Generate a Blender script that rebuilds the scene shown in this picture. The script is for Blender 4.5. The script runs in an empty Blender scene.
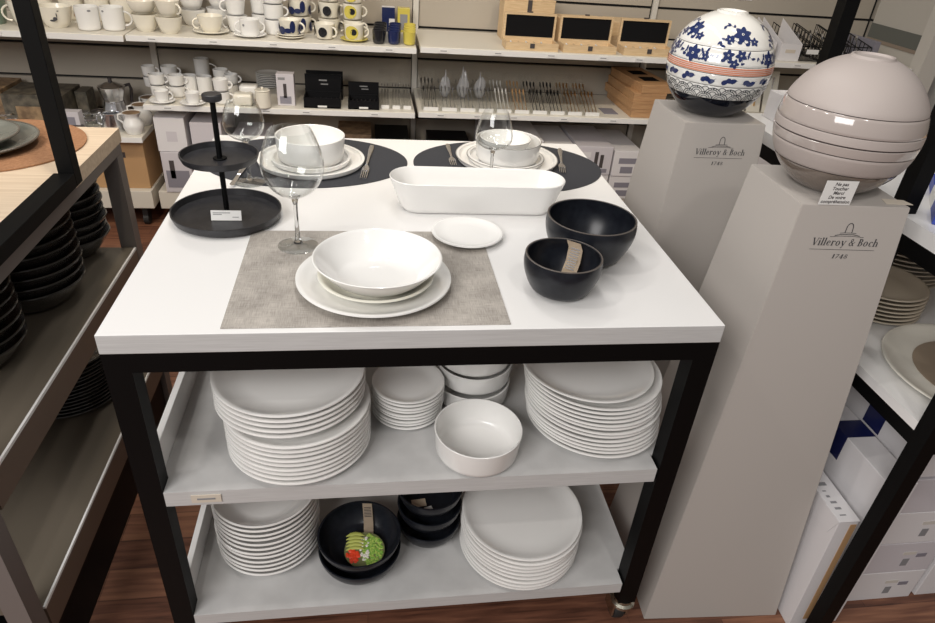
import bpy, bmesh, math, random
from mathutils import Vector, Matrix
random.seed(7)
PI = math.pi
S = bpy.context.scene
COL = S.collection

# ------------------------------------------------------------------ camera
F_PX, PITCH, ROLL, YAW = 663.533, 0.5585, 0.0803, 0.1725
H = 0.86                                   # height of the display table top
CAM = Vector((0.4035, -0.8702, 0.5867 + H))
_f = Vector((math.sin(YAW)*math.cos(PITCH), math.cos(YAW)*math.cos(PITCH), -math.sin(PITCH)))
_r0 = Vector((math.cos(YAW), -math.sin(YAW), 0)); _u0 = _r0.cross(_f)
_R = _r0*math.cos(ROLL) + _u0*math.sin(ROLL)
_U = -_r0*math.sin(ROLL) + _u0*math.cos(ROLL)
cd = bpy.data.cameras.new('camera'); cam = bpy.data.objects.new('camera', cd); COL.objects.link(cam)
m3 = Matrix((_R, _U, -_f)).transposed()
cam.matrix_world = Matrix.Translation(CAM) @ m3.to_4x4()
cd.sensor_fit = 'HORIZONTAL'; cd.sensor_width = 36.0; cd.lens = F_PX/935*36.0
cd.clip_start = 0.02; cd.clip_end = 60
S.camera = cam

# ------------------------------------------------------------------ world, exposure, lights
w = bpy.data.worlds.new('shop_light'); S.world = w; w.use_nodes = True
bg = w.node_tree.nodes['Background']; bg.inputs[0].default_value = (1.0, 0.96, 0.92, 1); bg.inputs[1].default_value = 0.24
S.cycles.transparent_max_bounces = 32
S.view_settings.view_transform = 'Standard'; S.view_settings.look = 'None'
S.view_settings.exposure = 0.0; S.view_settings.gamma = 1.0; S.view_settings.use_curve_mapping = False

def spot(name, loc, to, watts, size=1.5, rad=0.05, col=(1.0, 0.9, 0.78), blend=0.6):
    l = bpy.data.lights.new(name, 'SPOT'); l.energy = watts; l.spot_size = size; l.spot_blend = blend
    l.shadow_soft_size = rad; l.color = col
    o = bpy.data.objects.new(name, l); COL.objects.link(o); o.location = loc
    o.rotation_euler = (Vector(to)-Vector(loc)).to_track_quat('-Z', 'Y').to_euler(); return o
def area(name, loc, to, watts, sx, sy, col=(1, .93, .86)):
    l = bpy.data.lights.new(name, 'AREA'); l.energy = watts; l.shape = 'RECTANGLE'; l.size = sx; l.size_y = sy; l.color = col
    o = bpy.data.objects.new(name, l); COL.objects.link(o); o.location = loc
    o.rotation_euler = (Vector(to)-Vector(loc)).to_track_quat('-Z', 'Y').to_euler(); return o
WH = (1.0, 0.955, 0.90)
spot('ceiling_spot', (-0.7, -0.1, 2.9), (0.4, 0.5, 0.86), 30, col=WH)
spot('ceiling_spot', (1.1, -1.1, 2.9), (0.8, 0.4, 0.7), 24, col=WH)
spot('ceiling_spot', (0.15, 1.5, 2.9), (0.3, 0.6, 0.8), 20, col=WH)
spot('ceiling_spot', (-1.1, 0.9, 2.9), (0.9, 0.9, 0.86), 18, col=WH)
spot('ceiling_spot', (0.0, 0.3, 2.8), (0.0, 2.3, 0.6), 54, 1.6, col=(1, .86, .66))
spot('ceiling_spot', (1.4, 0.4, 2.8), (1.3, 2.4, 0.6), 48, 1.6, col=(1, .86, .66))
spot('ceiling_spot', (-1.2, 0.3, 2.8), (-1.0, 2.3, 0.7), 42, 1.6, col=(1, .86, .66))
area('ceiling_light_strip', (0.5, 0.7, 3.0), (0.5, 0.7, 0), 14, 0.12, 2.2, (1, .97, .93))
area('front_fill_light', (-1.2, -2.1, 2.6), (0.6, 0.4, 0.5), 84, 1.8, 1.2, (1, .975, .95))  # added fill light from the front left, not a known shop fitting

# ------------------------------------------------------------------ materials
def mat(name, col, rough=0.5, metal=0.0, coat=0.0, spec=0.5, noise=None, bump=None, trans=0.0):
    m = bpy.data.materials.new(name); m.use_nodes = True; nt = m.node_tree; b = nt.nodes['Principled BSDF']
    b.inputs['Base Color'].default_value = (*col, 1); b.inputs['Roughness'].default_value = rough
    b.inputs['Metallic'].default_value = metal; b.inputs['Specular IOR Level'].default_value = spec
    b.inputs['Coat Weight'].default_value = coat; b.inputs['Coat Roughness'].default_value = 0.04
    b.inputs['Transmission Weight'].default_value = trans
    tc = nt.nodes.new('ShaderNodeTexCoord')
    if noise:                              # (second colour, scale, stretch)
        c2, sc, st = noise
        mp = nt.nodes.new('ShaderNodeMapping'); mp.inputs['Scale'].default_value = st
        nt.links.new(tc.outputs['Object'], mp.inputs[0])
        n = nt.nodes.new('ShaderNodeTexNoise'); n.inputs['Scale'].default_value = sc; n.inputs['Detail'].default_value = 5
        nt.links.new(mp.outputs[0], n.inputs[0])
        r = nt.nodes.new('ShaderNodeValToRGB'); r.color_ramp.elements[0].position = .35; r.color_ramp.elements[1].position = .65
        r.color_ramp.elements[0].color = (*col, 1); r.color_ramp.elements[1].color = (*c2, 1)
        nt.links.new(n.outputs[0], r.inputs[0]); nt.links.new(r.outputs[0], b.inputs['Base Color'])
    if bump:
        sc, stg = bump
        n2 = nt.nodes.new('ShaderNodeTexNoise'); n2.inputs['Scale'].default_value = sc
        nt.links.new(tc.outputs['Object'], n2.inputs[0])
        bp = nt.nodes.new('ShaderNodeBump'); bp.inputs['Strength'].default_value = stg; bp.inputs['Distance'].default_value = .002
        nt.links.new(n2.outputs[0], bp.inputs['Height']); nt.links.new(bp.outputs[0], b.inputs['Normal'])
    return m

def clear_mat(name, tint=(.96, .97, .97), gl=0.9, ior=1.5, rough=0.02, edge=.75):
    m = bpy.data.materials.new(name); m.use_nodes = True; nt = m.node_tree; nt.nodes.clear()
    o = nt.nodes.new('ShaderNodeOutputMaterial'); mx = nt.nodes.new('ShaderNodeMixShader')
    t = nt.nodes.new('ShaderNodeBsdfTransparent'); t.inputs[0].default_value = (*tint, 1)
    g = nt.nodes.new('ShaderNodeBsdfGlossy'); g.inputs['Roughness'].default_value = rough; g.inputs[0].default_value = (gl, gl, gl, 1)
    lw = nt.nodes.new('ShaderNodeLayerWeight'); lw.inputs[0].default_value = .5
    pw = nt.nodes.new('ShaderNodeMath'); pw.operation = 'POWER'; pw.inputs[1].default_value = 3.2; nt.links.new(lw.outputs['Facing'], pw.inputs[0])
    fr = nt.nodes.new('ShaderNodeMath'); fr.operation = 'MULTIPLY_ADD'; fr.inputs[1].default_value = edge; fr.inputs[2].default_value = ((ior-1)/(ior+1))**2
    nt.links.new(pw.outputs[0], fr.inputs[0])
    nt.links.new(fr.outputs[0], mx.inputs[0]); nt.links.new(t.outputs[0], mx.inputs[1]); nt.links.new(g.outputs[0], mx.inputs[2])
    nt.links.new(mx.outputs[0], o.inputs[0]); return m

M = {}
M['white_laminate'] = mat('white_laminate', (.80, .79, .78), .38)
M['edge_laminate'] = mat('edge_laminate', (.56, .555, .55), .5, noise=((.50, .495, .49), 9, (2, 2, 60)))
M['black_steel'] = mat('black_steel', (.0022, .0022, .0024), .5, spec=.14)
M['shelf_white'] = mat('shelf_white', (.82, .81, .80), .3)
M['porcelain'] = mat('porcelain', (.84, .83, .81), .10, coat=.6)
M['porcelain_warm'] = mat('porcelain_warm', (.84, .82, .72), .12, coat=.5)
M['porcelain_matte'] = mat('porcelain_matte', (.83, .82, .80), .22, coat=.2)
M['cream_cup'] = mat('cream_cup', (.82, .775, .67), .2, coat=.4)
M['black_bowl'] = mat('black_bowl', (.007, .008, .012), .30, spec=.35, noise=((.012, .014, .019), 60, (1, 1, 1)))
M['black_rim'] = mat('black_rim', (.10, .085, .075), .4)
M['black_plate'] = mat('black_plate', (.012, .012, .014), .3)
M['slate'] = mat('slate', (.017, .017, .020), .36, noise=((.026, .026, .03), 90, (1, 1, 1)))
M['mat_black'] = mat('mat_black', (.030, .032, .040), .7, bump=(900, .3))
M['tan_label'] = mat('tan_label', (.62, .50, .37), .7)
M['print_dark'] = mat('print_dark', (.06, .05, .05), .7)
M['print_grey'] = mat('print_grey', (.25, .25, .26), .7)
M['paper'] = mat('paper', (.78, .77, .75), .7)
M['cream_label'] = mat('cream_label', (.62, .55, .46), .7)
M['steel'] = mat('steel', (.82, .83, .86), .22, 1.0)
M['dark_steel'] = mat('dark_steel', (.22, .20, .19), .3, 1.0)
M['gold_steel'] = mat('gold_steel', (.75, .50, .25), .28, 1.0)
M['brass_grey'] = mat('brass_grey', (.55, .53, .45), .25, 1.0)
M['pedestal'] = mat('pedestal', (.46, .425, .395), .65)
M['ink'] = mat('ink', (.05, .05, .055), .6)
M['grey_steel'] = mat('grey_steel', (.20, .18, .17), .42, .3)
M['brown_steel'] = mat('brown_steel', (.17, .125, .095), .45, .3)
M['gold_lip'] = mat('gold_lip', (.52, .37, .16), .5)
M['shelf_shaded'] = mat('shelf_shaded', (.13, .11, .085), .3)  # light grey laminate, colour darkened to stand for the shade inside the unit
M['light_wood'] = mat('light_wood', (.60, .47, .34), .45, noise=((.70, .57, .43), 5, (1.2, 22, 22)))
M['cork'] = mat('cork', (.27, .13, .06), .85, noise=((.36, .18, .09), 160, (1, 1, 1)), bump=(300, .5))
M['dark_glaze'] = mat('dark_glaze', (.022, .020, .018), .2, coat=.5, noise=((.050, .045, .040), 8, (1, 1, 5)))
M['celadon'] = mat('celadon', (.13, .14, .125), .25, coat=.5, noise=((.20, .20, .17), 12, (1, 1, 1)))
M['celadon_rim'] = mat('celadon_rim', (.13, .11, .09), .3)
M['beige_plate'] = mat('beige_plate', (.56, .49, .39), .25, coat=.3)
M['platter_brown'] = mat('platter_brown', (.33, .26, .19), .3, coat=.3)
M['cream_plate'] = mat('cream_plate', (.74, .71, .63), .25, coat=.3)
M['carton_white'] = mat('carton_white', (.72, .70, .71), .6)
M['carton_lilac'] = mat('carton_lilac', (.60, .57, .60), .6)
M['carton_brown'] = mat('carton_brown', (.48, .29, .14), .75)
M['photo_grey'] = mat('photo_grey', (.24, .23, .27), .6)
M['navy_tape'] = mat('navy_tape', (.008, .012, .07), .35)
M['blue_print'] = mat('blue_print', (.03, .06, .36), .5)
M['wall_paint'] = mat('wall_paint', (.40, .355, .295), .75, noise=((.43, .385, .325), 2, (1, 1, 1)))
M['groove'] = mat('groove', (.006, .006, .007), .7)
M['upright'] = mat('upright', (.62, .59, .54), .5)
M['wall_shelf'] = mat('wall_shelf', (.70, .66, .58), .45)
M['acrylic'] = clear_mat('acrylic', (.99, .993, .993), .95, 1.4, .03, .25)
M['glass_thin'] = clear_mat('glass_thin', (.965, .972, .972), 1.0, 1.42, .015)
M['glass_foot'] = clear_mat('glass_foot', (.93, .94, .94), 1.0, 2.1, .05)
M['plastic_bag'] = mat('plastic_bag', (.66, .66, .68), .25, spec=.8); M['plastic_bag'].node_tree.nodes['Principled BSDF'].inputs['Alpha'].default_value = .5
M['rim_grey'] = mat('rim_grey', (.22, .21, .20), .3)
gs = bpy.data.materials.new('glass_solid'); gs.use_nodes = True
b_ = gs.node_tree.nodes['Principled BSDF']; b_.inputs['Transmission Weight'].default_value = 1; b_.inputs['Roughness'].default_value = .02
b_.inputs['IOR'].default_value = 1.45; M['glass_solid'] = gs
M['pine'] = mat('pine', (.62, .44, .25), .55, noise=((.72, .54, .33), 6, (3, 30, 30)))
M['oak_box'] = mat('oak_box', (.45, .25, .12), .55, noise=((.54, .32, .16), 6, (3, 30, 30)))
M['velvet'] = mat('velvet', (.008, .008, .009), .9, spec=.1)
M['black_card'] = mat('black_card', (.005, .005, .006), .4, spec=.3)
M['yellow_cup'] = mat('yellow_cup', (.62, .52, .10), .25, coat=.4)
M['navy_cup'] = mat('navy_cup', (.014, .022, .085), .25, coat=.4)
M['black_cup'] = mat('black_cup', (.015, .015, .018), .25, coat=.4)
M['green_glaze'] = mat('green_glaze', (.16, .22, .17), .3, coat=.4)
M['vintage_box'] = mat('vintage_box', (.16, .10, .06), .6, noise=((.34, .23, .13), 30, (1, 1, 1)))
M['vintage_dark'] = mat('vintage_dark', (.05, .045, .035), .6, noise=((.14, .12, .09), 34, (1, 1, 1)))
M['rubber'] = mat('rubber', (.02, .02, .02), .6)
M['clay_cloth'] = mat('clay_cloth', (.42, .24, .13), .8)
M['steam_grey'] = mat('steam_grey', (.30, .30, .31), .35)
M['boule_blush'] = mat('boule_blush', (.44, .385, .36), .50, bump=(500, .12))
M['boule_blush_gloss'] = mat('boule_blush_gloss', (.42, .365, .34), .10, coat=.7)
M['boule_taupe'] = mat('boule_taupe', (.19, .155, .13), .10, coat=.7)
M['seam'] = mat('seam', (.03, .02, .02), .6)
M['boule_white'] = mat('boule_white', (.80, .79, .76), .08, coat=.8)
M['cobalt'] = mat('cobalt', (.018, .032, .12), .12, coat=.6)
M['coral'] = mat('coral', (.66, .24, .14), .15, coat=.6)
M['wave_ink'] = mat('wave_ink', (.045, .05, .06), .2, coat=.5)
M['boule_black'] = mat('boule_black', (.004, .006, .012), .08, coat=.3)
M['avocado'] = mat('avocado', (.42, .45, .10), .5)
M['olive'] = mat('olive', (.16, .17, .07), .5)
M['tomato'] = mat('tomato', (.75, .06, .02), .4)
M['sprout'] = mat('sprout', (.10, .32, .03), .5, noise=((.45, .55, .12), 260, (1, 1, 1)))
M['translucent_panel'] = mat('translucent_panel', (.55, .52, .47), .4)
M['grey_band'] = mat('grey_band', (.14, .145, .13), .5)
M['sill_brown'] = mat('sill_brown', (.30, .24, .19), .5)

def woven():
    m = bpy.data.materials.new('woven_taupe'); m.use_nodes = True; nt = m.node_tree; b = nt.nodes['Principled BSDF']; b.inputs['Roughness'].default_value = .6
    tc = nt.nodes.new('ShaderNodeTexCoord'); res = []
    for st in ((14, 320, 1), (320, 14, 1)):
        mp = nt.nodes.new('ShaderNodeMapping'); mp.inputs['Scale'].default_value = st
        n = nt.nodes.new('ShaderNodeTexNoise'); n.inputs['Scale'].default_value = 3; n.inputs['Detail'].default_value = 4
        nt.links.new(tc.outputs['Object'], mp.inputs[0]); nt.links.new(mp.outputs[0], n.inputs[0]); res.append(n)
    n3 = nt.nodes.new('ShaderNodeTexNoise'); n3.inputs['Scale'].default_value = 16; n3.inputs['Detail'].default_value = 6
    nt.links.new(tc.outputs['Object'], n3.inputs[0])
    a = nt.nodes.new('ShaderNodeMath'); a.operation = 'ADD'; nt.links.new(res[0].outputs[0], a.inputs[0]); nt.links.new(res[1].outputs[0], a.inputs[1])
    c = nt.nodes.new('ShaderNodeMath'); c.operation = 'ADD'; nt.links.new(a.outputs[0], c.inputs[0]); nt.links.new(n3.outputs[0], c.inputs[1])
    r = nt.nodes.new('ShaderNodeValToRGB'); d = nt.nodes.new('ShaderNodeMath'); d.operation = 'DIVIDE'; d.inputs[1].default_value = 3
    nt.links.new(c.outputs[0], d.inputs[0]); nt.links.new(d.outputs[0], r.inputs[0])
    r.color_ramp.elements[0].position = .36; r.color_ramp.elements[0].color = (.20, .18, .16, 1)
    r.color_ramp.elements[1].position = .62; r.color_ramp.elements[1].color = (.52, .48, .435, 1)
    nt.links.new(r.outputs[0], b.inputs['Base Color']); return m
M['woven'] = woven()

def wood_floor():
    m = bpy.data.materials.new('floor_wood'); m.use_nodes = True; nt = m.node_tree; b = nt.nodes['Principled BSDF']; b.inputs['Roughness'].default_value = .42
    tc = nt.nodes.new('ShaderNodeTexCoord')
    br = nt.nodes.new('ShaderNodeTexBrick'); br.offset = .37; br.inputs['Scale'].default_value = 1
    br.inputs['Brick Width'].default_value = .62; br.inputs['Row Height'].default_value = .085; br.inputs['Mortar Size'].default_value = .0012
    br.inputs['Color1'].default_value = (.2, .2, .2, 1); br.inputs['Color2'].default_value = (.9, .9, .9, 1); br.inputs['Mortar'].default_value = (.0, .0, .0, 1)
    nt.links.new(tc.outputs['Object'], br.inputs[0])
    mp = nt.nodes.new('ShaderNodeMapping'); mp.inputs['Scale'].default_value = (2.5, 30, 1)
    n = nt.nodes.new('ShaderNodeTexNoise'); n.inputs['Scale'].default_value = 2.5; n.inputs['Detail'].default_value = 8; n.inputs['Distortion'].default_value = .6
    nt.links.new(tc.outputs['Object'], mp.inputs[0]); nt.links.new(mp.outputs[0], n.inputs[0])
    mx = nt.nodes.new('ShaderNodeMix'); mx.data_type = 'FLOAT'; mx.inputs[0].default_value = .30
    nt.links.new(n.outputs[0], mx.inputs[2]); nt.links.new(br.outputs['Color'], mx.inputs[3])
    r = nt.nodes.new('ShaderNodeValToRGB'); e = r.color_ramp.elements
    e[0].position = .26; e[0].color = (.055, .022, .014, 1); e[1].position = .72; e[1].color = (.32, .15, .085, 1)
    x = e.new(.48); x.color = (.17, .07, .042, 1)
    nt.links.new(mx.outputs[0], r.inputs[0]); nt.links.new(r.outputs[0], b.inputs['Base Color']); return m
M['floor'] = wood_floor()

# ------------------------------------------------------------------ helpers
def at(u, v, z=None, y=None, x=None):
    """point of the place seen at a position of the photograph, on the plane z, y or x"""
    d = _f + _R*(u-467.5)/F_PX - _U*(v-311.5)/F_PX
    if z is not None: t = (z-CAM.z)/d.z
    elif y is not None: t = (y-CAM.y)/d.y
    else: t = (x-CAM.x)/d.x
    return CAM + d*t

def thing(name, label, cat, loc=(0, 0, 0), rz=0, group=None):
    o = bpy.data.objects.new(name, None); COL.objects.link(o); o.empty_display_size = .05
    o.location = loc; o.rotation_euler = (0, 0, rz); o['label'] = label; o['category'] = cat
    if group: o['group'] = group
    return o
def tag(o, label, cat, group=None):
    o['label'] = label; o['category'] = cat
    if group: o['group'] = group
    return o
def obj(name, bm, m, parent=None, loc=None, smooth=None):
    me = bpy.data.meshes.new(name)
    bmesh.ops.recalc_face_normals(bm, faces=bm.faces)
    bm.to_mesh(me); bm.free()
    for mm in (m if isinstance(m, (list, tuple)) else [m]): me.materials.append(M[mm])
    if smooth is not None:
        for p in me.polygons: p.use_smooth = True
        me.set_sharp_from_angle(angle=math.radians(smooth))
    o = bpy.data.objects.new(name, me); COL.objects.link(o)
    if loc is not None: o.location = loc
    if parent: o.parent = parent
    return o
def struct(name, bm, m, **k):
    o = obj(name, bm, m, **k); o['kind'] = 'structure'; return o
def bx(x0, x1, y0, y1, z0, z1, bm=None, bev=0, mi=0, mtx=None):
    t = bmesh.new(); bmesh.ops.create_cube(t, size=1)
    for v in t.verts: v.co = Vector(((x0+x1)/2+v.co.x*(x1-x0), (y0+y1)/2+v.co.y*(y1-y0), (z0+z1)/2+v.co.z*(z1-z0)))
    if bev: bmesh.ops.bevel(t, geom=t.edges[:]+t.verts[:], offset=bev, segments=2, profile=.5, affect='EDGES')
    for f in t.faces: f.material_index = mi
    if mtx: bmesh.ops.transform(t, matrix=mtx, verts=t.verts)
    return merge(bm, t)
def merge(bm, t):
    if bm is None: return t
    vm = {}
    for v in t.verts: vm[v] = bm.verts.new(v.co)
    for f in t.faces:
        try: g = bm.faces.new([vm[v] for v in f.verts]); g.material_index = f.material_index; g.smooth = f.smooth
        except ValueError: pass
    t.free(); return bm
def lathe(prof, seg=48, c=(0, 0, 0), sx=1, sy=1, bm=None, mi=0, closed=False):
    t = bmesh.new(); rings = []
    for k, (r, z) in enumerate(prof):
        if r < 1e-5: rings.append([t.verts.new((c[0], c[1], c[2]+z))])
        else: rings.append([t.verts.new((c[0]+r*sx*math.cos(2*PI*i/seg), c[1]+r*sy*math.sin(2*PI*i/seg), c[2]+z)) for i in range(seg)])
    pairs = list(zip(rings, rings[1:]))
    if closed: pairs.append((rings[-1], rings[0]))
    for a, b in pairs:
        for i in range(seg):
            j = (i+1) % seg
            if len(a) == 1 and len(b) == 1: continue
            vs = [a[0], b[i], b[j]] if len(a) == 1 else ([a[i], b[0], a[j]] if len(b) == 1 else [a[i], b[i], b[j], a[j]])
            f = t.faces.new(vs); f.material_index = mi
    if not closed:
        for rg in (rings[0], rings[-1]):
            if len(rg) > 2:
                pass
    return merge(bm, t)
def cyl(r, z0, z1, seg=24, c=(0, 0), bm=None, mi=0, r2=None, bev=.0):
    r2 = r if r2 is None else r2
    p = [(0, z0), (r-bev, z0), (r, z0+bev), (r2, z1-bev), (r2-bev, z1), (0, z1)] if bev else [(0, z0), (r, z0), (r2, z1), (0, z1)]
    return lathe(p, seg, (c[0], c[1], 0), bm=bm, mi=mi)
def tube(pts, r, seg=8, bm=None, mi=0, rs=None, flat=1.0):
    pts = [Vector(p) for p in pts]; t = bmesh.new(); rings = []
    n = len(pts); prevn = None
    for i, p in enumerate(pts):
        d = (pts[min(i+1, n-1)]-pts[max(i-1, 0)]).normalized()
        a = prevn if prevn is not None else (Vector((0, 0, 1)) if abs(d.z) < .9 else Vector((1, 0, 0)))
        s = d.cross(a).normalized(); a = s.cross(d).normalized(); prevn = a
        rr = rs[i] if rs else r
        rings.append([t.verts.new(p + s*rr*math.cos(2*PI*k/seg) + a*rr*flat*math.sin(2*PI*k/seg)) for k in range(seg)])
    for a, b in zip(rings, rings[1:]):
        for k in range(seg): t.faces.new([a[k], a[(k+1) % seg], b[(k+1) % seg], b[k]])
    t.faces.new(rings[0][::-1]); t.faces.new(rings[-1])
    for f in t.faces: f.material_index = mi
    return merge(bm, t)
def prism(poly, z0, z1, bm=None, mi=0, mtx=None):
    t = bmesh.new(); a = [t.verts.new((x, y, z0)) for x, y in poly]; b = [t.verts.new((x, y, z1)) for x, y in poly]
    t.faces.new(a[::-1]); t.faces.new(b); n = len(poly)
    for i in range(n): t.faces.new([a[i], a[(i+1) % n], b[(i+1) % n], b[i]])
    for f in t.faces: f.material_index = mi
    if mtx: bmesh.ops.transform(t, matrix=mtx, verts=t.verts)
    return merge(bm, t)
def copy_tree(o, parent=None):
    c = o.copy(); COL.objects.link(c); c.parent = parent
    for ch in list(o.children): copy_tree(ch, c)
    return c
ORD = ['lowest', 'second from the bottom', 'third from the bottom', 'fourth from the bottom', 'fifth from the bottom', 'sixth from the bottom', 'seventh from the bottom',
       'eighth from the bottom', 'ninth from the bottom', 'tenth from the bottom', 'eleventh from the bottom', 'twelfth from the bottom', 'thirteenth from the bottom', 'fourteenth from the bottom', 'fifteenth from the bottom', 'sixteenth from the bottom']

# ------------------------------------------------------------------ the setting
struct('floor', bx(-4, 5, -3, 4.2, -.05, 0), 'floor')
YB, YF = 2.60, 2.15                     # wall face and shelf fronts
def wall():
    bm = bx(-4, 5, YB+.012, YB+.12, 0, 2.9, mi=1)
    secs = [(-3.03, -1.83), (-1.80, -.605), (-.575, .622), (.655, 1.81), (1.845, 3.018), (3.042, 4.4)]
    for x0, x1 in secs:
        for k in range(-4, 9):
            z0 = .743 + .1465*k; bx(x0, x1, YB-.006, YB+.0125, z0+.006, z0+.1405, bm)
    return bm
struct('wall_back', wall(), ['wall_paint', 'groove'])
struct('wall_right', bx(4.5, 4.6, -3, 4.2, 0, 2.9), 'wall_paint')
for x in (-1.815, -.59, .638, 1.828):
    tag(obj('shelf_upright', bx(x-.013, x+.013, YB-.022, YB-.007, .1, 2.3), 'upright'),
        {-1.815: 'far left pale metal wall upright of the wall shelving', -.59: 'pale metal wall upright behind the joint by the stacked coffee cups', .638: 'pale metal wall upright between the cup shelves and the wooden box shelf', 1.828: 'pale metal wall upright behind the blue and white porcelain ball'}[x], 'wall upright', 'metal uprights of the wall shelving')

# wall shelves
def wshelf(x0, x1, z, label, th=.022, yf=YF, brs=True, yb=YB-.0225):
    t = thing('wall_shelf', label, 'shelf', ((x0+x1)/2, YF, z)); cx = (x0+x1)/2
    obj('board', bx(x0-cx, x1-cx, yf-YF, yb-YF, -th, 0, bev=.002), 'wall_shelf', t)
    obj('price_rail', bx(x0-cx, x1-cx, yf-YF-.006, yf-YF-.0005, -th-.002, -.003), 'paper', t)
    if brs:
        for xx in (x0+.012-cx, x1-.012-cx):
            mt = Matrix(((0, 0, 1, xx-.002), (1, 0, 0, 0), (0, 1, 0, 0), (0, 0, 0, 1)))
            obj('bracket', prism([(yf-YF+.25, -th), (yb-YF, -th), (yb-YF, -th-.07)], 0, .004, mtx=mt), 'upright', t)
    k = 0; random.seed(int(abs(x0*77+z*31)))
    lx = x0+.10
    while lx < x1-.08:
        lb = bx(lx-.022-cx, lx+.022-cx, yf-YF-.0085, yf-YF-.0065, -th+.001, -th+.017)
        bx(lx-.014-cx, lx+.014-cx, yf-YF-.0092, yf-YF-.0083, -th+.008, -th+.011, lb, mi=1)
        l = obj('price_label', lb, ['paper', 'print_grey'], t); lx += random.choice((.17, .24, .3))
    return t
ZU, ZL = .878, .602
wshelf(-1.795, -.572, ZU-.004, 'upper wall shelf at the left carrying the large white mugs')
wshelf(-.562, .615, ZU, 'upper wall shelf in the middle full of stacked cups')
wshelf(.632, 1.81, ZU+.006, 'upper wall shelf with the open wooden cutlery boxes')
wshelf(1.83, 3.0, ZU+.012, 'upper wall shelf at the right behind the porcelain balls')
wshelf(-1.795, -.575, .455, 'low wall shelf at the left with white jugs', brs=False)
wshelf(-.545, .615, ZL-.002, 'lower wall shelf in the middle with espresso cups and black boxes')
wshelf(.632, 1.81, ZL+.003, 'lower wall shelf with clear bins of cutlery')
wshelf(1.83, 3.0, ZL+.003, 'lower wall shelf at the right with flat cartons')
def base(x0, x1, label):
    t = thing('base_deck', label, 'base', ((x0+x1)/2, 2.2, 0)); hx = (x1-x0)/2
    obj('deck_board', bx(-hx, hx, -.02, .377, .105, .19, bev=.002), 'wall_shelf', t)
    for sx in (-1, 1):
        for sy in (.04, .33):
            c = bx(sx*(hx-.06)-.012, sx*(hx-.06)+.012, sy-.02, sy+.02, .05, .105)
            cy = lathe([(0, -.012), (.028, -.012), (.028, .012), (0, .012)], 16)
            bmesh.ops.transform(cy, matrix=Matrix.Translation((sx*(hx-.06), sy, .03)) @ Matrix.Rotation(PI/2, 4, 'Y'), verts=cy.verts)
            obj('caster', merge(c, cy), 'rubber', t)
base(-1.79, -.59, 'white base deck on casters below the brown carton at left')
base(-.56, .62, 'white base deck on casters behind the display table')
base(.64, 1.81, 'white base deck on casters under the picture cartons')
base(1.84, 3.0, 'white base deck on casters at the far right of the wall')

# ------------------------------------------------------------------ display table
D = .953
T = thing('display_table', 'white topped display table with black steel frame and two white shelves', 'table', (.5, .476, 0))
def TL(x0, x1, y0, y1, z0, z1, **k): return bx(x0-.5, x1-.5, y0-.476, y1-.476, z0, z1, **k)
tt = TL(0, 1, 0, D, .8255, H, bev=.0012)
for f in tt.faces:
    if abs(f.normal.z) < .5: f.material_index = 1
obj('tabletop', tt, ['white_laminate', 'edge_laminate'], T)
LW = .040
for x0, y0 in ((.0, .0), (1-LW, 0), (0, D-LW), (1-LW, D-LW)):
    obj('leg', TL(x0, x0+LW, y0+.001, y0+LW, .095, .825), 'black_steel', T)
for n, a in (('frame_rail', (LW, 1-LW, .001, .036, .789, .825)), ('frame_rail', (LW, 1-LW, D-.036, D-.001, .789, .825)),
             ('frame_rail', (.002, .036, LW, D-LW, .789, .825)), ('frame_rail', (1-.036, .998, LW, D-LW, .789, .825))):
    obj(n, TL(*a), 'black_steel', T)
S1, S2 = .524, .167
def shelf(zt, th, nm):
    P = [(LW+.001, .001), (1-LW-.004, .001), (1-LW-.004, LW+.001), (.992, LW+.001), (.992, D-LW-.002), (.030, D-LW-.002), (.030, LW+.001), (LW+.001, LW+.001)]
    P = [(x-.5, y-.476) for x, y in P]
    b = prism(P, zt-th, zt)
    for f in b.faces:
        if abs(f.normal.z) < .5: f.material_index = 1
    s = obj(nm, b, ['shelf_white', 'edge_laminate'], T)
    obj('side_lip', TL(.017, .0295, LW+.002, D-LW-.002, zt-th, zt+.062, bev=.001), 'shelf_white', T)
    return s
s1 = shelf(S1, .034, 'middle_shelf'); s2 = shelf(S2, .030, 'bottom_shelf')
lb = TL(.086, .137, -.0012, .0006, .498, .516); TL(.096, .127, -.0018, -.0011, .505, .509, bm=lb, mi=1)
l = obj('price_label', lb, ['cream_label', 'print_grey'], T); l['label'] = 'cream price label on the shelf edge'
for x, y in ((.98, .02), (.02, .02), (.02, D-.02), (.98, D-.02)):
    cb = lathe([(0, .094), (.022, .094), (.022, .086), (.028, .082), (.028, .074), (.018, .070), (.018, .062), (0, .062)], 20, (x-.5, y-.476, 0))
    bx(x-.5-.020, x-.5-.015, y-.476-.005, y-.476+.04, .025, .066, cb); bx(x-.5+.015, x-.5+.020, y-.476-.005, y-.476+.04, .025, .066, cb)
    c = obj('caster', cb, 'brass_grey', T, smooth=40)
    wl = lathe([(0, -.012), (.028, -.012), (.030, -.008), (.030, .008), (.028, .012), (0, .012)], 24)
    bmesh.ops.transform(wl, matrix=Matrix.Translation((x-.5, y-.476+.022, .030)) @ Matrix.Rotation(PI/2, 4, 'Y'), verts=wl.verts)
    obj('wheel', wl, 'rubber', c, smooth=40)

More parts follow.
